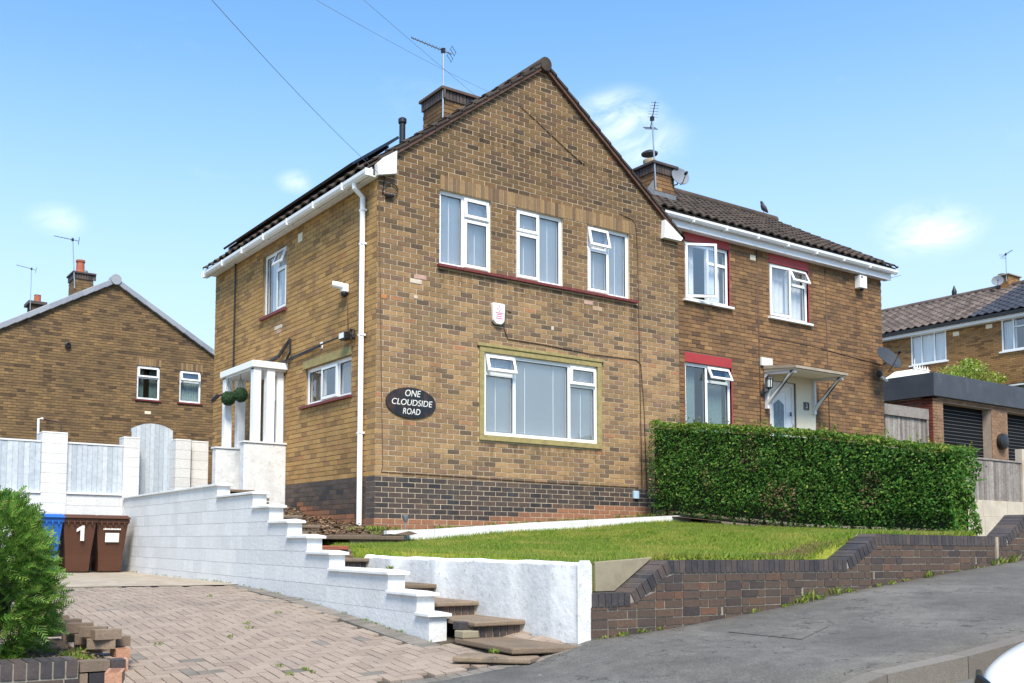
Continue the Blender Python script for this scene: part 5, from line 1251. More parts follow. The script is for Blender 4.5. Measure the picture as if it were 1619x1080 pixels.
it = bricks(NF, lambda v: 0, lambda v: NX1-NX0+.004, -.5, NE-.02, hN, lambda u, v, k: 'neighbour_brick', off=.06, jit=.003)
scatter(it, 'brick', nw, 300, 'brickwork')
wall_core('end_wall', Frame((NX1, NY, 0), (0, 1, 0)), lambda v: .25+max(0, (v-NE)/.616-.0), lambda v: ND-.25-max(0, (v-NE)/.616), [-1, NE, 6.7], [], .25, 'neighbour_brick', nb)
MB().box(NX0, NX1, NY+ND-.25, NY+ND, -1, NE).build('rear_wall', 'neighbour_brick', nb)
MB().box(NX0+.02, NX0+.2, NY+.25, NY+ND-.26, -1, 5.2).build('party_wall', 'mortar_brown', nb)
MB().box(NX0+.2, NX1-.25, NY+.25, NY+ND-.25, -.05, .02).box(NX0+.2, NX1-.25, NY+.25, NY+ND-.25, 2.7, 2.8).box(NX0+.2, NX1-.25, NY+.25, NY+ND-.25, 4.85, 4.9).box(NX0+.2, NX1-.25, 3.2, 3.3, .02, 4.85).build('inner_floors', 'wallpaper', nb)
for i, (z0, z1) in enumerate(((4.692, 4.862), (4.662, 4.832), (2.417, 2.598))):
    MB().fbox(NF, WN[i][0]-.01, WN[i][1]+.02, z0, z1, -.02, .016).build('red_lintel', 'red_paint', nb, bevel=.004)
for i in (0, 1, 2): MB().fbox(NF, WN[i][1]-.0, WN[i][1]+.03, WN[i][2], WN[i][3], -.10, .010).build('red_reveal', 'red_paint', nb)
for i in (0, 1): MB().fbox(NF, WN[i][0]-.06, WN[i][1]+.07, WN[i][2]-.045, WN[i][2]-.002, -.02, .075).build('white_sill', 'upvc', nb, bevel=.004)
window(nb, NF, *WN[0], [(0, .55, 0, 1, 'left', 26), (.55, 1, 0, .72, 'fixed', 0), (.55, 1, .72, 1, 'fixed', 0)], nf=-.03, label='upper window with its tall sash swung open', blind='curtain')
window(nb, NF, *WN[1], [(0, .52, 0, 1, 'left', 4), (.52, 1, 0, .70, 'fixed', 0), (.52, 1, .70, 1, 'top', 24)], nf=-.03, blind='net', label='upper window with its small top light tilted open')
window(nb, NF, *WN[2], [(0, .48, 0, 1, 'fixed', 0), (.48, 1, 0, .80, 'fixed', 0), (.48, 1, .80, 1, 'top', 24)], nf=-.03, blind='curtain_grey', glassm='glass_dark')
d0, d1 = WN[3][0], WN[3][1]
dm = MB(); ring(dm, NF, d0, d1, .1, 2.30, .06, -.13, -.03); dm.build('door_frame', 'upvc', nb)
dr = MB().fbox(NF, d0+.06, d1-.06, .16, 2.24, -.12, -.06).build('door', 'door_white', nb)
c0, c1 = d0+.20, d0+.50
MB().prism([NF.p(c0, 1.1, -.058), NF.p(c1, 1.1, -.058), NF.p(c1, 1.86, -.058), NF.p((c0+c1)/2, 1.95, -.058), NF.p(c0, 1.86, -.058)], NF.N*.008).build('stained_glass', 'stained_blue', dr)
mb = MB(); ring(mb, NF, d0+.14, d0+.58, .3, 2.12, .018, -.06, -.048); mb.build('moulding', 'door_white', dr)
MB().tube([NF.p(d1-.13, 1.72, -.02), NF.p(d1-.13, 1.64, -.02)], .018, 8).build('handle', 'steel_dark', dr)
MB().fbox(NF, d1+.005, nu(10.61), .0, 2.46, -.02, .02).build('cream_surround', 'cream_paint', nb)
MB().fbox(NF, d0, d1, 2.305, 2.46, -.05, .018).build('cream_surround', 'cream_paint', nb)
# door canopy with timber brackets
can = MB().prism([(9.0, NY-.012, 2.50), (9.0, -.30, 2.42), (9.0, -.30, 2.47), (9.0, NY-.012, 2.57)], (1.62, 0, 0)).build('door_canopy', 'concrete', nb)
MB().prism([(9.02, NY-.014, 2.44), (9.02, -.26, 2.395), (9.02, -.26, 2.418), (9.02, NY-.014, 2.497)], (1.58, 0, 0)).build('soffit_board', 'cream_paint', can)
for x in (9.04, 10.50):
    MB().box(x, x+.06, NY-.08, NY-.014, 1.72, 2.44).build('bracket_post', 'white_paint', can)
    MB().prism([(x, NY-.08, 1.80), (x, NY-.08, 1.88), (x, -.22, 2.40), (x, -.16, 2.395)][::1], (.06, 0, 0)).build('bracket_strut', 'white_paint', can)
    MB().prism([(x, NY-.08, 2.385), (x, -.24, 2.34), (x, -.24, 2.392), (x, NY-.08, 2.44)], (.06, 0, 0)).build('bracket_arm', 'white_paint', can)
MB().box(8.92, 9.25, NY-.05, NY-.012, 2.56, 2.72).build('flashing', 'white_paint', can)
# eaves, gutter and roof
S_n = np.array([0, 1, .616])/math.hypot(1, .616); RY = NY+ND/2
NFB = float(on(1, .30, 1236, 400)[2])
MB().box(NX0+.02, NX1+.12, .325, NY-.01, NFB+.005, NFB+.03).build('soffit', 'upvc', nb)
MB().box(NX0-.05, NX1+.14, .295, .323, NFB, 5.05).build('fascia', 'upvc', nb)
prof = [(.145, 5.02), (.135, 4.965), (.10, 4.94), (.06, 4.945), (.035, 4.98), (.03, 5.02), (.04, 5.02), (.045, 4.985), (.065, 4.957), (.10, 4.952), (.128, 4.975), (.135, 5.02)]
prof = [(a+.145, b+.02) for a, b in prof]
gut = MB().prism([(NX0-.1, a, b) for a, b in prof], (NX1-NX0+.32, 0, 0)).build('gutter', 'upvc', nb)
for xx in np.arange(6.8, 13, .9): MB().box(xx, xx+.025, .167, .293, 4.95, 5.042).build('gutter_bracket', 'upvc', gut)
ez_ = 5.06; e0 = np.array([NX0-.4, .20, ez_]); rz = ez_+(RY-.20)*.616
rf = MB().prism([e0, (NX1+.16, .20, ez_), (NX1+.16, RY, rz), (NX0-.4, RY, rz)], (0, 0, .03)).prism([(NX0+.2, 2*RY-.20, ez_), (NX0+.2, RY, rz), (NX1+.16, RY, rz), (NX1+.16, 2*RY-.20, ez_)], (0, 0, .03))
nr = rf.build('roof', 'roof_tile', nb)
nlen = math.hypot(RY-.20, rz-ez_); ncol, nrow = 33, 12; cw_ = (NX1+.20-NX0+.42)/ncol
first = None; ntile = 0; restmb = MB()
for vs, fs in tile_rows((NX0-.42, .18, ez_+.02), (1, 0, 0), S_n, ncol, nrow, cw_, nlen/nrow, 'roof_tile', prof=.045):
    vs = np.array(vs); o0 = vs[0]
    if first is None:
        first = bpy.data.meshes.new('tile'); first.from_pydata([tuple(v-o0) for v in vs], [], fs); first.materials.append(MATS['roof_tile']); first.update()
    # tiles lying inside the gable roof of the main house are not there
    xr = HW+.32-(o0[2]-(EZ-SLP*.32))/SLP
    if o0[0]+cw_ < xr-.25: continue
    ntile += 1
    if ntile > 300: restmb.raw(vs, fs); continue
    o = bpy.data.objects.new('tile', first); COL.objects.link(o); o.parent = nr; o.location = tuple(o0+RNG.normal(size=3)*.003); o.rotation_euler = (0, 0, random.uniform(-.008, .008))
restmb.build('tiling', 'roof_tile', nr, stuff=True)
x = 6.9
while x < NX1+.1:
    MB().tube([(x, RY, rz+.065), (x+.44, RY, rz+.065)], .11, 12).build('ridge_tile', 'roof_tile', nr, smooth='auto'); x += .45
MB().box(NX1+.12, NX1+.15, .06, RY, 4.9, 4.905).build('verge_strip', 'upvc', nr)
# chimney on the neighbour roof
def roofhit(px, py):
    d = ray(px, py); n_ = np.cross((1, 0, 0), S_n); t_ = ((np.array([0, .20, ez_+.08])-CAM)@n_)/(d@n_); return CAM+t_*d
B = roofhit(1064, 314); A = roofhit(1038, 309)
cy0 = A[1]; cx0 = on(1, cy0, 1034, 300)[0]; cx1 = on(1, cy0, 1065.5, 300)[0]; cz1 = on(1, cy0, 1034, 258)[2]
cx2_ = on(0, cx0, 1002, 275)[1]
ch = chimney(nb, cx0, cx1, cy0, cx2_, A[2]-.5, cz1, 'neighbour_brick')
mx_, my_ = (cx0+cx1)/2, (cy0+cx2_)/2
pc = (mx_-.10, cy0+.28)
MB().lathe((pc[0], pc[1], cz1+.03), [(.11, 0), (.12, .1), (.13, .12), (.125, .16), (.11, .16)], 16).build('pot', 'pot_cream', ch, smooth='auto')
MB().tube([(pc[0], pc[1], cz1+.18), (pc[0], pc[1], cz1+.30)], .015, 6).lathe((pc[0], pc[1], cz1+.30), [(.16, 0), (.165, .03), (.10, .07), (.02, .085)], 18).build('cowl', 'steel_dark', ch, smooth='auto')
MB().prism([(cx0-.25, cy0-.02, A[2]-.02), (cx0-.02, cy0-.02, A[2]-.02), (cx0-.02, cy0-.02, A[2]+.28)], (0, .04, 0)).build('flashing', 'lead_grey', ch)
MB().box(cx0-.03, cx1+.03, cy0-.03, cy0-.004, A[2]-.2, A[2]+.08).build('flashing', 'lead_grey', ch)
aerial('television aerial on the chimney with the cowl', (cx0+.02, cy0-.03, cz1-.55), on(1, cy0-.03, 1031, 183), (-.25, -.5, .8), .32, nel=6)
dc = on(1, cy0-.1, 1075.5, 279); dish('pale satellite dish on the chimney with the cowl', dc, (-.25, -.9, .25), .19, (cx1, cy0+.1, dc[2]-.15), 'dish_pale')
P = on(1, 2.4, 1048, 308)
# wall fittings of the neighbour
wire('wall_cable', None, [NF.p(nu(8.884), 4.85, .01), NF.p(nu(8.9), 2.7, .01), NF.p(nu(8.92), -.2, .01)], .013, 'cable_brown', parent=nb)
wire('wall_cable', None, [NF.p(nu(11.03), 4.80, .01), NF.p(nu(11.05), 2.5, .01), NF.p(nu(11.1), -.2, .01)], .013, 'cable_brown', parent=nb)
wire('wall_cable', None, [NF.p(nu(8.9), 3.14, .01), NF.p(nu(10.5), 3.13, .01), NF.p(nu(12.95), 2.98, .01)], .009, 'cable_brown', parent=nb)
MB().fbox(NF, nu(8.68), nu(8.84), 4.62, 4.72, -.01, .012).build('vent_grille', 'cream_paint', nb)
t = thing('alarm_box', 'white alarm box high on the neighbour wall near its right corner', 'alarm box', (12.14, NY-.02, 4.5))
MB().box(12.03, 12.27, NY-.15, NY-.012, 4.53, 4.80).build('cover', 'upvc', t, bevel=.012); MB().lathe((12.17, NY-.09, 4.49), [(.03, 0), (.045, .02), (.045, .045)], 12).build('sensor', 'black_plastic', t); MB().box(12.05, 12.12, NY-.1535, NY-.151, 4.74, 4.78).build('emblem', 'lead_grey', t)
t = thing('house_number_plate', 'small dark plate with a number on the cream door surround', 'number plate', (10.3, NY-.03, 1.8))
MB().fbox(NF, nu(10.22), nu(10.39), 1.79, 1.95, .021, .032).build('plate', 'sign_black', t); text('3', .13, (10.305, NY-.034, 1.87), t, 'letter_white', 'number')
t = thing('wall_lantern', 'black wall lantern left of the neighbour front door', 'lantern', (8.98, NY-.1, 2.0))
MB().lathe((8.96, NY-.012, 2.02), [(.055, 0), (.06, .02), (.03, .035)], 12, (0, -1, 0)).build('back_plate', 'black_plastic', t)
MB().tube([(8.96, NY-.03, 2.02), (8.98, NY-.14, 2.03), (9.0, NY-.15, 2.10)], .014, 8).build('arm', 'black_plastic', t)
MB().lathe((9.0, NY-.15, 2.12), [(.03, -.03), (.055, 0), (.065, .16)], 6).build('glazing', 'frosted', t)
mb = MB()
for k in range(6): a = k*math.pi/3; mb.tube([(9.0+.057*math.cos(a), NY-.15+.057*math.sin(a), 2.11), (9.0+.068*math.cos(a), NY-.15+.068*math.sin(a), 2.29)], .008, 5)
mb.lathe((9.0, NY-.15, 2.28), [(.085, 0), (.07, .03), (.03, .07), (.012, .10)], 6); mb.lathe((9.0, NY-.15, 2.08), [(.02, 0), (.06, .03), (.06, .04)], 6); mb.build('frame', 'black_plastic', t)
P = on(1, NY-.35, 1404, 567); dish('large dark satellite dish on the right corner of the neighbour house', P, (-.1, -.80, .55), .30, (NX1-.02, NY-.02, P[2]-.05))
t = thing('floodlight', 'small floodlight below the dark satellite dish on the neighbour corner', 'light', (12.9, NY-.1, 1.9))
P = on(1, NY-.1, 1388, 592); MB().lathe(P, [(.04, 0), (.07, .03), (.07, .06), (.04, .09)], 12, (-.3, -1, 0)).build('sensor', 'black_plastic', t); MB().tube([P, P+np.array([.25, -.05, -.12])], .03, 8).build('housing', 'upvc', t)
P = roofhit(1214, 350); t = thing('pigeon', 'grey pigeon perched on the neighbour roof ridge', 'bird', (P[0], RY, rz+.17))
b0 = on(1, RY, 1209, 352); b0[2] = rz+.17
MB().tube([b0+np.array([.13, 0, .05]), b0+np.array([.05, 0, .09]), b0+np.array([-.02, 0, .13]), b0+np.array([-.07, 0, .19]), b0+np.array([-.09, 0, .25]), b0+np.array([-.12, 0, .27]), b0+np.array([-.16, 0, .26])], [.012, .045, .065, .05, .032, .03, .004], 10).build('body', 'pigeon_grey', t, smooth=True)
MB().tube([b0+np.array([-.01, -.02, 0]), b0+np.array([-.01, -.02, .08])], .006, 5).tube([b0+np.array([-.01, .02, 0]), b0+np.array([-.01, .02, .08])], .006, 5).build('legs', 'terracotta', t)

# ------------------------------------------------------------------ house behind on the left
LYp = 16.0
LF = Frame((-9.0, LYp, 0), (1, 0, 0))
ap = LF.uv(182, 446); rp = LF.uv(338, 561); lp = LF.uv(0, 518)
kr = (ap[1]-rp[1])/(rp[0]-ap[0]); kl = (ap[1]-lp[1])/(ap[0]-lp[0]); evz = 2.9
lo = lambda v: max(0.0, ap[0]-(ap[1]-v)/kl) if v > 1 else ap[0]-(ap[1]-1)/kl*1.0 if False else max(ap[0]-9.0, ap[0]-(ap[1]-v)/kl)
ul = ap[0]-8.0; ur = ap[0]+4.4
lo = lambda v: max(ul, ap[0]-(ap[1]-v)/kl); hi = lambda v: min(ur, ap[0]+(ap[1]-v)/kr)
lh = thing('brick_house', 'brown brick house with grey capped gable behind the fence at left', 'house', (-1, LYp, -1))
wl_ = []
for (a, b) in (((217, 577), (252, 633.5)), ((284, 585), (317, 638.5))):
    p, q = LF.uv(*a), LF.uv(*b); wl_.append((p[0], q[0], q[1], p[1]))
hl_ = wl_+[(w[0]-.03, w[1]+.03, w[3], w[3]+.22) for w in wl_]
lv = [-1.2]+sorted([ap[1]-(ap[0]-ul)*kl, ap[1]-(ur-ap[0])*kr])+[ap[1]]
lw = wall_core('gable_wall', LF, lo, hi, lv, wl_, .25, 'mortar_brown', lh)
it = bricks(LF, lo, hi, -.2, ap[1]-.03, hl_, lambda u, v, k: 'left_brick', jit=.003, proud=.009, j=.013)
scatter(it, 'brick', lw, 300, 'brickwork')
for i, w in enumerate(wl_):
    s_ = MB(); u = w[0]-.03
    l_ = MB().fbox(LF, w[0]-.03, w[1]+.03, w[3]+.002, w[3]+.22, -.02, .001).build('lintel', 'mortar_brown', lh)
    while u < w[1]+.02: place_box('soldier_brick', [LF.p(u, w[3]+.004, .01), LF.p(u+.065, w[3]+.004, .01), LF.p(u+.065, w[3]+.004, -.01), LF.p(u, w[3]+.004, -.01), LF.p(u, w[3]+.215, .01), LF.p(u+.065, w[3]+.215, .01), LF.p(u+.065, w[3]+.215, -.01), LF.p(u, w[3]+.215, -.01)], 'soldier_brick', l_); u += .075
    MB().fbox(LF, w[0]-.05, w[1]+.05, w[2]-.05, w[2]-.003, -.02, .05).build('tile_sill', 'sill_red', lh)
    window(lh, LF, *w, [(0, 1, 0, .66, 'fixed', 0), (0, 1, .66, 1, 'top', 0 if i == 0 else 18)], nf=-.04, blind='curtain_grey' if i == 0 else 'net', glassm='glass_dark')
MB().box(-9+ul, -9+ul+.2, LYp+.25, LYp+9, -1, evz).box(-9+ur-.2, -9+ur, LYp+.25, LYp+9, -1, evz).box(-9+ul, -9+ur, LYp+8.9, LYp+9.1, -1, evz).box(-9+ul+.2, -9+ur-.2, LYp+2.5, LYp+2.6, -1, 4.5).build('outer_walls', 'left_brick', lh)
A = LF.p(ap[0], ap[1], 0); Lp = LF.p(ul-.3, ap[1]-(ap[0]-ul+.3)*kl, 0); Rp = LF.p(ur+.3, ap[1]-(ur+.3-ap[0])*kr, 0)
lr = MB().prism([A+(0, -.05, .0), Lp+(0, -.05, .0), Lp+(0, -.05, .07), A+(0, -.05, .08)], (0, 9.2, 0)).prism([A+(0, -.05, .0), A+(0, -.05, .08), Rp+(0, -.05, .07), Rp+(0, -.05, .0)], (0, 9.2, 0)).build('roof', 'slate_tile', lh)
for E_ in (Lp, Rp):
    L_ = np.linalg.norm(E_-A); n = int(L_/.33); d = (E_-A)/L_; up_ = np.array([0, 0, 1.]); nn = np.cross(d, (0, 1, 0)); nn = nn if nn[2] > 0 else -nn
    for i in range(n):
        a = A+d*(L_*i/n+.005)+nn*.02; b = A+d*(L_*(i+1)/n+.02)+nn*.005
        MB().prism([a+(0, -.11, 0)-nn*.06, b+(0, -.11, 0)-nn*.06, b+(0, -.11, 0)+nn*.10, a+(0, -.11, 0)+nn*.085], (0, .26, 0)).build('verge_cap', 'grey_cap', lr, bevel=.015)
MB().lathe(A+np.array([0, -.14, .05]), [(.15, 0), (.155, .02), (.155, .3), (.15, .32)], 18, (0, 1, 0)).build('ridge_end_cap', 'grey_cap', lr, smooth='auto')
cz = on(1, LYp+2, 128, 432); cl = on(1, LYp+2, 117, 470); cr = on(1, LYp+2, 147, 470)
ch = chimney(lh, cl[0], cr[0], LYp+2, LYp+2.7, cl[2]-1.0, cz[2], 'left_brick')
MB().lathe(((cl[0]+cr[0])/2-.05, LYp+2.3, cz[2]+.03), [(.15, 0), (.13, .08), (.12, .36), (.14, .38), (.14, .44), (.11, .44)], 16).build('pot', 'terracotta', ch, smooth='auto')
MB().lathe(((cl[0]+cr[0])/2+.1, LYp+2.25, cz[2]+.03), [(.07, 0), (.07, .12), (.05, .14)], 10).build('pot', 'dish_pale', ch)
tp = on(1, LYp+1.95, 115, 376); aerial('television aerial on the left background chimney', (cl[0], LYp+1.95, cz[2]-.5), tp, (-.9, .25, .12), .55, nel=6)
MB().lathe(on(1, LYp-.02, 107, 546), [(.08, 0), (.085, .06), (.055, .07), (.05, .03)], 14, (0, -1, 0)).build('flue', 'black_plastic', lh, smooth='auto')
P = on(1, LYp, 234, 653); MB().fbox(LF, P[0]+9-.1, P[0]+9+.08, P[2]-.03, P[2]+.05, -.01, .012).build('vent_patch', 'cream_paint', lh)
# second chimney further left behind that roof
fh = thing('chimney_stack', 'brick chimney with red pot behind the far left roof', 'chimney', (-2, 30, 4))
q0 = on(1, 30, 45, 490); q1 = on(1, 30, 73, 490); qt = on(1, 30, 60, 477)
MB().box(q0[0]+.1, q1[0]-.1, 30, 30.8, 0, qt[2]-.12).build('stack', 'left_brick', fh); MB().box(q0[0]-.02, q1[0]+.02, 29.9, 30.9, qt[2]-.12, qt[2]).build('cap', 'plinth_brick', fh)
MB().lathe((q1[0]-.28, 30.4, qt[2]), [(.16, 0), (.14, .06), (.135, .34), (.15, .36)], 14).build('pot', 'terracotta', fh)
tp = on(1, 29.9, 50, 423); aerial('television aerial at the far left edge of the sky', (tp[0], 29.9, qt[2]-.4), tp, (-.95, .1, .15), .6, nel=6)

# ------------------------------------------------------------------ garage on the right
gq = on(1, 2.2, 1474, 628); GX, GY = gq[0], 2.2; gtop = float(on(1, 2.2, 1474, 590)[2]); gbot = float(gq[2])
ga = thing('garage', 'flat roofed brick garage with two black roller doors', 'garage', (GX+3, GY, -.2))
GFm = Frame((GX, GY, 0), (1, 0, 0))
def gu(px, py): return GFm.uv(px, py)[0]
g1 = (gu(1491, 660), gu(1567, 660)); g2 = (gu(1593, 680), gu(1593, 680)+2.3); zt1 = float(GFm.uv(1491, 636)[1]); GLn = 7.2
hg = [(g1[0], g1[1], -.5, zt1), (g2[0], g2[1], -.5, zt1)]
gw = wall_core('front_wall', GFm, lambda v: 0, lambda v: GLn, [-.6, gbot+.05], hg, .30, 'mortar_red', ga)
scatter(bricks(GFm, lambda v: 0, lambda v: GLn, -.1, gbot, hg, lambda u, v, k: 'garage_brick', off=.05), 'brick', gw, 150, 'brickwork')
GSf = Frame((GX, GY+6.5, 0), (0, -1, 0)); gs = wall_core('side_wall', GSf, lambda v: 0, lambda v: 6.5, [-.6, gbot+.05], [], .22, 'mortar_red', ga)
GSf2 = Frame((GX, GY+6.5, 0), (0, -1, 0))
mb = MB()
for P, mt in bricks(GSf, lambda v: 0, lambda v: 6.5, .4, gbot, [], lambda u, v, k: 'garage_red_brick'): mb.hexa(P, mt, back=False)
mb.build('brickwork', None, gs, stuff=True)
MB().box(GX+GLn-.2, GX+GLn, GY+.3, GY+6.5, -.6, gbot).box(GX, GX+GLn, GY+6.3, GY+6.5, -.6, gbot).build('other_walls', 'garage_brick', ga)
ov = .12
MB().box(GX-ov, GX+GLn+ov, GY-ov, GY+6.6, gbot+.02, gtop).build('roof_fascia', 'fascia_grey', ga, bevel=.01)
for (a, b) in (g1, g2):
    dd = MB().fbox(GFm, a, b, -.5, zt1, -.28, -.24).build('roller_door', 'roller_door', ga); z = zt1-.22
    while z > -.4:
        MB().fbox(GFm, a+.01, b-.01, z, z+.085, -.24, -.222).build('slat', 'roller_door', dd, bevel=.01)
        MB().fbox(GFm, a+.01, b-.01, z+.0855, z+.094, -.24, -.216).build('slat_edge', 'roller_line', dd); z -= .094
P = on(1, GY-.08, 1586, 698); t = thing('car_charger', 'black wall charger on the brick pier between the garage doors', 'charger', P-np.array([0, 0, .2]))
MB().lathe(P+np.array([0, .07, 0]), [(.20, 0), (.23, .05), (.21, .12), (.12, .16)], 20, (0, -1, 0)).build('casing', 'black_plastic', t, smooth='auto')
# side gate beside the neighbour house and fence to the right of the hedge
p0 = on(1, .6, 1399, 640); p1 = on(1, .6, 1465, 652)
t = boards('side_gate', 'weathered board gate with thick top rail beside the neighbour house', 'gate', p0[0], p1[0]-.06, .6, -.3, lambda x: float(p0[2])-.22, None, 'weathered_board', .09)
MB().box(p0[0]-.1, p1[0], .55, .62, p0[2]-.215, p0[2]+.02).build('top_rail', 'weathered_board', t); MB().box(p1[0]-.055, p1[0], .56, .65, -.3, p0[2]-.22).build('post', 'weathered_board', t)
FY = -1.9
f0 = on(1, FY, 1538, 725); f1 = on(1, FY, 1640, 728); fb = on(1, FY, 1545, 790); fc = on(1, FY, 1560, 817); fd = on(1, FY, 1560, 850)
t = boards('board_fence', 'weathered close board fence to the right of the hedge', 'fence', f0[0]-.6, f1[0]+1.5, FY, float(fb[2]), lambda x: float(f0[2]), None, 'weathered_board', .088)
MB().box(f0[0]-.6, f1[0]+1.5, FY-.02, FY+.035, f0[2], f0[2]+.03).build('top_rail', 'weathered_board', t)
pp0 = on(1, FY, 1613, 710); MB().box(pp0[0], pp0[0]+.14, FY-.03, FY+.10, -.9, pp0[2]).build('concrete_post', 'concrete_pale', t)
wt = thing('concrete_base', 'stained concrete panel wall under the board fence', 'wall', (f0[0]+.5, FY, -1))
for (z0, z1, o_) in ((float(fc[2])+.004, float(fb[2])-.004, 0), (float(fd[2])-.5, float(fc[2]), -.03)):
    x = f0[0]-.6
    while x < f1[0]+1.4: MB().box(x+.004, x+.87, FY-.02+o_, FY+.08, z0, z1).build('concrete_panel', 'concrete_pale', wt, bevel=.006); x += .88
# gazebo top and shrub behind the garage roof
gzc = on(1, 10.0, 1440, 604); t = thing('gazebo', 'cream canopy top with white finials behind the garage', 'gazebo', (gzc[0], 10, 0))
w_ = 1.5; ztp = on(1, 10.0, 1432, 586)[2]; zlo = on(1, 9, 1405, 608)[2]-.1; cx_ = gzc[0]
mb = MB(); cnr = [(cx_-w_, 8.6, zlo), (cx_+w_, 8.6, zlo), (cx_+w_, 11.4, zlo), (cx_-w_, 11.4, zlo)]; inn = [(cx_-.4, 9.6, ztp), (cx_+.5, 9.6, ztp), (cx_+.5, 10.4, ztp), (cx_-.4, 10.4, ztp)]
mb.raw(cnr+inn, [(0, 1, 5, 4), (1, 2, 6, 5), (2, 3, 7, 6), (3, 0, 4, 7), (4, 5, 6, 7)]); mb.build('canopy', 'canvas_cream', t)
for c_ in cnr: MB().tube([(c_[0]*.97+cx_*.03, c_[1]*.97+.3, 0), (c_[0]*.97+cx_*.03, c_[1]*.97+.3, zlo)], .04, 8).build('pole', 'white_paint', t)
for q in np.linspace(-.4, .5, 6): MB().lathe((cx_+q, 9.6, ztp-.02), [(.035, 0), (.035, .10), (.02, .13), (.012, .2 if q > -.35 else .42)], 8).build('finial', 'white_paint', t)
MB().box(cx_-.5, cx_+.6, 9.56, 9.6, ztp, ztp+.05).build('ridge_rail', 'white_paint', t)
sh = thing('shrub', 'bright yellow green shrub rising behind the garage roof', 'shrub', (on(1, 7.4, 1530, 590)[0], 7.4, 0)); V = []; mi = []
for (px, py, r, n) in ((1500, 596, .5, 500), (1522, 592, .6, 800), (1540, 585, .5, 600), (1555, 598, .5, 500), (1578, 600, .35, 260), (1532, 574, .28, 220)):
    c_ = on(1, 7.4, px, py)
    for _ in range(n):
        d = RNG.normal(size=3); d /= np.linalg.norm(d); leaf(c_+d*r*RNG.random()**.4*np.array([1, 1, .8]), d, RNG.uniform(.03, .06), 0)
tris('foliage', np.array(V), 4, 'shrub_leaf', sh)
for q in (-.5, 0, .6): MB().tube([(sh.location[0]+q, 7.4, 0), (sh.location[0]+q*1.2, 7.4, 4.2)], [.05, .02], 6).build('stem', 'bark', sh)
P = on(1, 11.0, 1521, 580); 
# ------------------------------------------------------------------ far house on the right, facing the garden
FX = 32.0
FF = Frame((FX, 40, 0), (0, -1, 0))
def fuv(px, py): return FF.uv(px, py)
e1, e2 = fuv(1397, 541), fuv(1619, 499); ez2 = (e1[1]+e2[1])/2
fh2 = thing('brick_house', 'distant brick terrace with tiled roof and white windows above the garage', 'house', (FX+3, 10, 2))
u0_, u1_ = fuv(1397, 541)[0]-4, fuv(1619, 499)[0]+4
ws = []
for (a, b) in (((1440, 531), (1497, 571)), ((1583, 507), (1640, 545))):
    p, q = fuv(*a), fuv(*b); ws.append((p[0], q[0], (p[1]+q[1])/2-.62, (p[1]+q[1])/2+.62))
zsill = np.mean([w[2] for w in ws]); ws = [(w[0], w[1], zsill, zsill+1.24) for w in ws]
pg = fuv(1600, 612); ws.append((pg[0]-.6, pg[0]+1.6, pg[1]-1.1, pg[1]+.1))
fw_ = wall_core('front_wall', FF, lambda v: u0_, lambda v: u1_, [0, ez2], ws, .25, 'mortar_brown', fh2)
mb = MB()
for P, mt in bricks(FF, lambda v: u0_, lambda v: u1_, 2.0, ez2-.05, ws, lambda u, v, k: 'far_brick', jit=.004, proud=.012): mb.hexa(P, mt, back=False)
mb.build('brickwork', None, fw_, stuff=True)
window(fh2, FF, *ws[0], [(0, .30, 0, 1, 'fixed', 0), (.30, .68, 0, 1, 'fixed', 0), (.68, 1, 0, 1, 'fixed', 0)], nf=.0, blind='net')
window(fh2, FF, *ws[1], [(0, .34, 0, 1, 'fixed', 0), (.34, 1, 0, .72, 'fixed', 0), (.34, 1, .72, 1, 'fixed', 0)], nf=.0, blind='curtain')
window(fh2, FF, *ws[2], [(0, .5, 0, 1, 'fixed', 0), (.5, 1, 0, 1, 'fixed', 0)], nf=.0)
for w in ws: MB().fbox(FF, w[0]-.08, w[1]+.08, w[2]-.06, w[2]-.003, -.02, .08).build('white_sill', 'upvc', fh2)
for (px, py) in ((1512, 528), (1564, 516)): 
    P = fuv(px, py); MB().fbox(FF, P[0]-.12, P[0]+.12, P[1]-.08, P[1]+.08, -.01, .02).build('vent_grille', 'cream_paint', fh2)
MB().fbox(FF, u0_, u1_, ez2-.02, ez2+.16, -.02, .30).build('fascia', 'upvc', fh2)
MB().fbox(FF, u0_, u1_, ez2+.10, ez2+.20, .302, .42).build('gutter', 'black_plastic', fh2)
MB().box(FX+.25, FX+8, 40-u1_+.0, 40-u1_+.2, 0, ez2).box(FX+.25, FX+8, 40-u0_-.2, 40-u0_, 0, ez2).box(FX+3, FX+3.1, 40-u1_+.2, 40-u0_-.2, 0, ez2).build('other_walls', 'far_brick', fh2)
rt_ = fuv(1580, 462)
R_run = 4.1
ridge_z = float(on(0, FX+R_run, 1500, 475)[2])
k_ = (ridge_z-(ez2+.18))/(R_run+.4); S_f = np.array([1, 0, k_])/math.hypot(1, k_); el = math.hypot(R_run+.4, ridge_z-ez2-.18)
ua = u0_; 
rfm = MB().prism([(FX-.4, 40-u0_, ez2+.18), (FX-.4, 40-u1_, ez2+.18), (FX+R_run, 40-u1_, ridge_z), (FX+R_run, 40-u0_, ridge_z)], (0, 0, .04)).prism([(FX+R_run, 40-u0_, ridge_z), (FX+R_run, 40-u1_, ridge_z), (FX+2*R_run+.4, 40-u1_, ez2+.18), (FX+2*R_run+.4, 40-u0_, ez2+.18)], (0, 0, .04))
fr_ = rfm.build('roof', 'far_tile', fh2)
usp = fuv(1540, 508)[0]; nrow = 13
n1 = int((usp-u0_)/.30); tmf = MB()
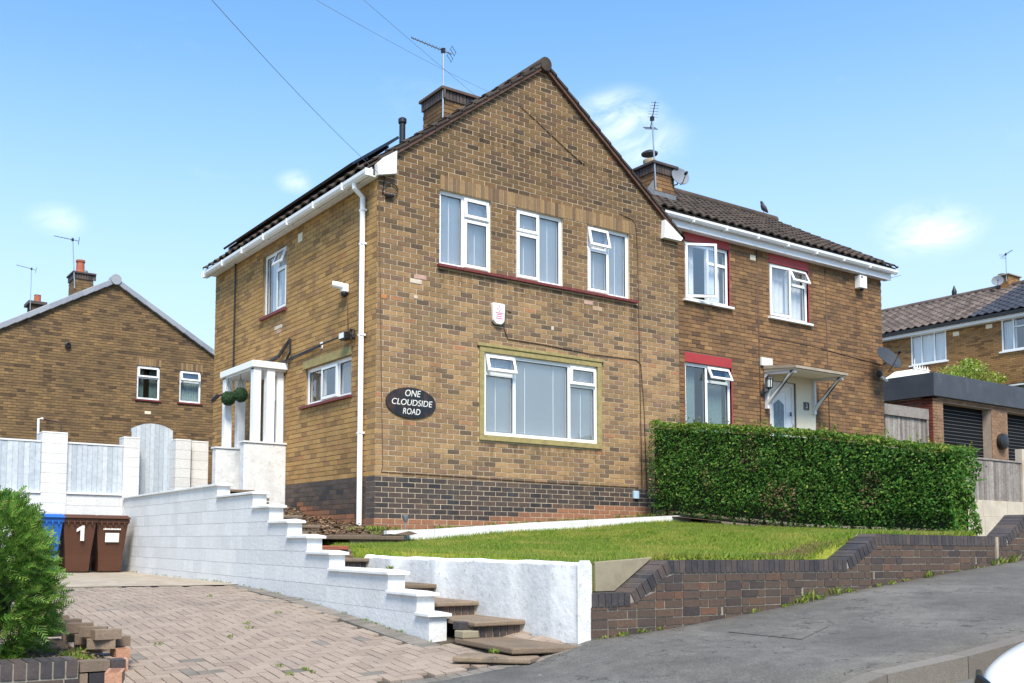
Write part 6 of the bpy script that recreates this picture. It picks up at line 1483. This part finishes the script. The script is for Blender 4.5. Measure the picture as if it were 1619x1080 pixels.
for vs, fs in tile_rows((FX-.42, 40-u0_, ez2+.22), (0, -1, 0), S_f, n1, nrow, (usp-u0_)/n1, el/nrow, 'far_tile', prof=.07): tmf.raw(vs, fs, 'far_tile')
n2 = int((u1_-usp)/.30)
for vs, fs in tile_rows((FX-.42, 40-usp, ez2+.235), (0, -1, 0), S_f, n2, nrow, (u1_-usp)/n2, el/nrow, 'slate_tile', prof=.06): tmf.raw(vs, fs, 'slate_tile')
tmf.build('tiling', None, fr_, stuff=True)
y = 40-u1_
while y < 40-u0_: MB().tube([(FX+R_run, y, ridge_z+.08), (FX+R_run, y+.46, ridge_z+.08)], .13, 10).build('ridge_tile', 'far_tile', fr_); y += .47
cA = on(0, FX+R_run-.3, 1582, 450); cB = on(0, FX+R_run-.3, 1612, 450); cT = on(0, FX+R_run-.3, 1596, 433)
yn = cB[1]; 
cn = on(0, FX+R_run-.3, 1594, 440); cxr = on(1, cn[1], 1612, 440)[0]
ch = chimney(fh2, FX+R_run-.3, max(cxr, FX+R_run+.5), cn[1], cA[1], ridge_z-.6, cT[2], 'far_brick', band=False)
MB().lathe(((FX+R_run), cn[1]+.4, cT[2]+.03), [(.14, 0), (.15, .1), (.1, .12)], 12).build('pot', 'steel_dark', ch)
tp = on(0, FX+R_run-.32, 1590, 400); aerial('television aerial on the far right chimney', (FX+R_run-.32, tp[1], cT[2]-.3), tp, (-.3, -.9, .25), .35, nel=4)
dc = on(0, FX+R_run-.6, 1577, 444); dish('small pale satellite dish on the far right chimney', dc, (-.8, -.5, .2), .22, (FX+R_run-.31, dc[1], dc[2]-.2), 'dish_pale')
P = on(0, FX+R_run, 1509, 472); t = thing('ridge_finial', 'dark pointed cowl standing on the distant roof ridge', 'roof cowl', P)
MB().lathe((P[0], P[1], ridge_z+.1), [(.06, 0), (.10, .1), (.10, .25), (.04, .42), (.02, .5)], 12).build('cowl', 'black_plastic', t, smooth='auto')
P = on(0, FX-.5, 1521, 582); dish('black satellite dish behind the shrub on the distant wall', P, (-.5, .8, .2), .36, (FX-.01, P[1], P[2]-.1), 'black_plastic')

# ------------------------------------------------------------------ houses across the road, mirrored in the windows
for (xx, lb) in ((1.0, 'plain semi across the road seen only in the window glass, left one'), (14.0, 'plain semi across the road seen only in the window glass, right one')):
    oh = thing('brick_house', lb, 'house', (xx+4.5, -30, zs(xx)), 'houses across the road')
    MB().box(xx, xx+9, -36, -28, -3, 2.6).build('wall', 'neighbour_brick', oh)
    MB().prism([(xx-.3, -27.6, 2.5), (xx-.3, -36.4, 2.5), (xx-.3, -32, 5.2)], (9.6, 0, 0)).build('roof', 'far_tile', oh)
    MB().box(xx+4.1, xx+5, -32.4, -31.6, 4.4, 6.2).build('chimney', 'neighbour_brick', oh)
    for q in (1.0, 5.8):
        for zz in (-1.4, 1.0): MB().box(xx+q, xx+q+1.8, -27.99, -27.93, zz, zz+1.2).build('window', 'upvc', oh)

# ------------------------------------------------------------------ car entering at the bottom right
def car(label, nose, zroad_, head):
    t = thing('car', label, 'car', (nose[0]+2, nose[1]-.85, zroad_))
    x0, yc, z = nose[0], nose[1]-.86, zroad_
    # sections along the car: (x, half width, sill z, belt z, top z, top half width)
    sec = [(0.00, .55, .32, .50, .56, .50), (.07, .70, .24, .58, .665, .62), (.22, .80, .20, .66, .745, .70), (.55, .85, .19, .74, .82, .74), (1.05, .87, .19, .82, .89, .76), (1.30, .88, .19, .86, .95, .76), (1.95, .88, .19, .90, 1.40, .60), (2.6, .88, .19, .92, 1.46, .60), (3.4, .87, .20, .93, 1.40, .58), (3.85, .84, .24, .90, 1.02, .62), (4.0, .72, .34, .80, .86, .55)]
    vs = []
    for (dx, hw, zb, ze, zt2, tw) in sec:
        vs += [(x0+dx, yc-hw*.94, z+zb), (x0+dx, yc-hw, z+(zb+ze)/2), (x0+dx, yc-hw, z+ze), (x0+dx, yc-tw, z+zt2-.015), (x0+dx, yc-tw*.5, z+zt2+.012), (x0+dx, yc+tw*.5, z+zt2+.012), (x0+dx, yc+tw, z+zt2-.015), (x0+dx, yc+hw, z+ze), (x0+dx, yc+hw, z+(zb+ze)/2), (x0+dx, yc+hw*.94, z+zb)]
    n = 10; N_ = len(sec)
    body = MB().raw(vs, [(i*n+k, (i+1)*n+k, (i+1)*n+(k+1) % n, i*n+(k+1) % n) for i in range(N_-1) for k in range(n)]+[tuple(range(n)), tuple(range(N_*n-1, (N_-1)*n-1, -1))])
    b = body.build('body', 'car_white', t, smooth=True); s = b.modifiers.new('sub', 'SUBSURF'); s.levels = 2; s.render_levels = 2
    MB().box(x0-.012, x0+.10, yc-.60, yc+.60, z+.49, z+.545).build('grille', 'car_black', t, bevel=.012)
    MB().box(x0-.020, x0+.06, yc-.60, yc+.60, z+.546, z+.560).build('chrome_strip', 'car_chrome', t)
    for s_ in (-1, 1):
        MB().prism([(x0+.02, yc+s_*.50, z+.50), (x0+.16, yc+s_*.76, z+.54), (x0+.36, yc+s_*.83, z+.66), (x0+.14, yc+s_*.72, z+.66), (x0+.03, yc+s_*.52, z+.58)], (0, s_*.03, .0)).build('headlight', 'car_black', t, bevel=.008)
        for xx in (.78, 3.3):
            w = MB().tube([(x0+xx, yc+s_*.68, z+.31), (x0+xx, yc+s_*.90, z+.31)], .31, 24).build('wheel', 'rubber', t, smooth='auto'); MB().lathe((x0+xx, yc+s_*.905, z+.31), [(.20, 0), (.19, .01), (.04, .02)], 18, (0, s_, 0)).build('rim', 'aluminium', w)
        MB().prism([(x0+1.45, yc+s_*.80, z+.93), (x0+2.0, yc+s_*.66, z+1.34), (x0+3.2, yc+s_*.66, z+1.34), (x0+3.5, yc+s_*.78, z+.96)], (0, s_*.06, 0)).build('side_window', 'car_black', t)
    MB().prism([(x0+1.28, yc-.66, z+.965), (x0+1.28, yc+.66, z+.965), (x0+1.92, yc+.54, z+1.395), (x0+1.92, yc-.54, z+1.395)], (-.035, 0, .025)).build('windscreen', 'car_black', t)
    return t
zr = zs(-2)-.14
nose = at(1552, 1066, 4.0)
car('white car whose front corner enters at the bottom right', (float(nose[0])+.39, float(nose[1])+.42), float(nose[2])-.73, None)
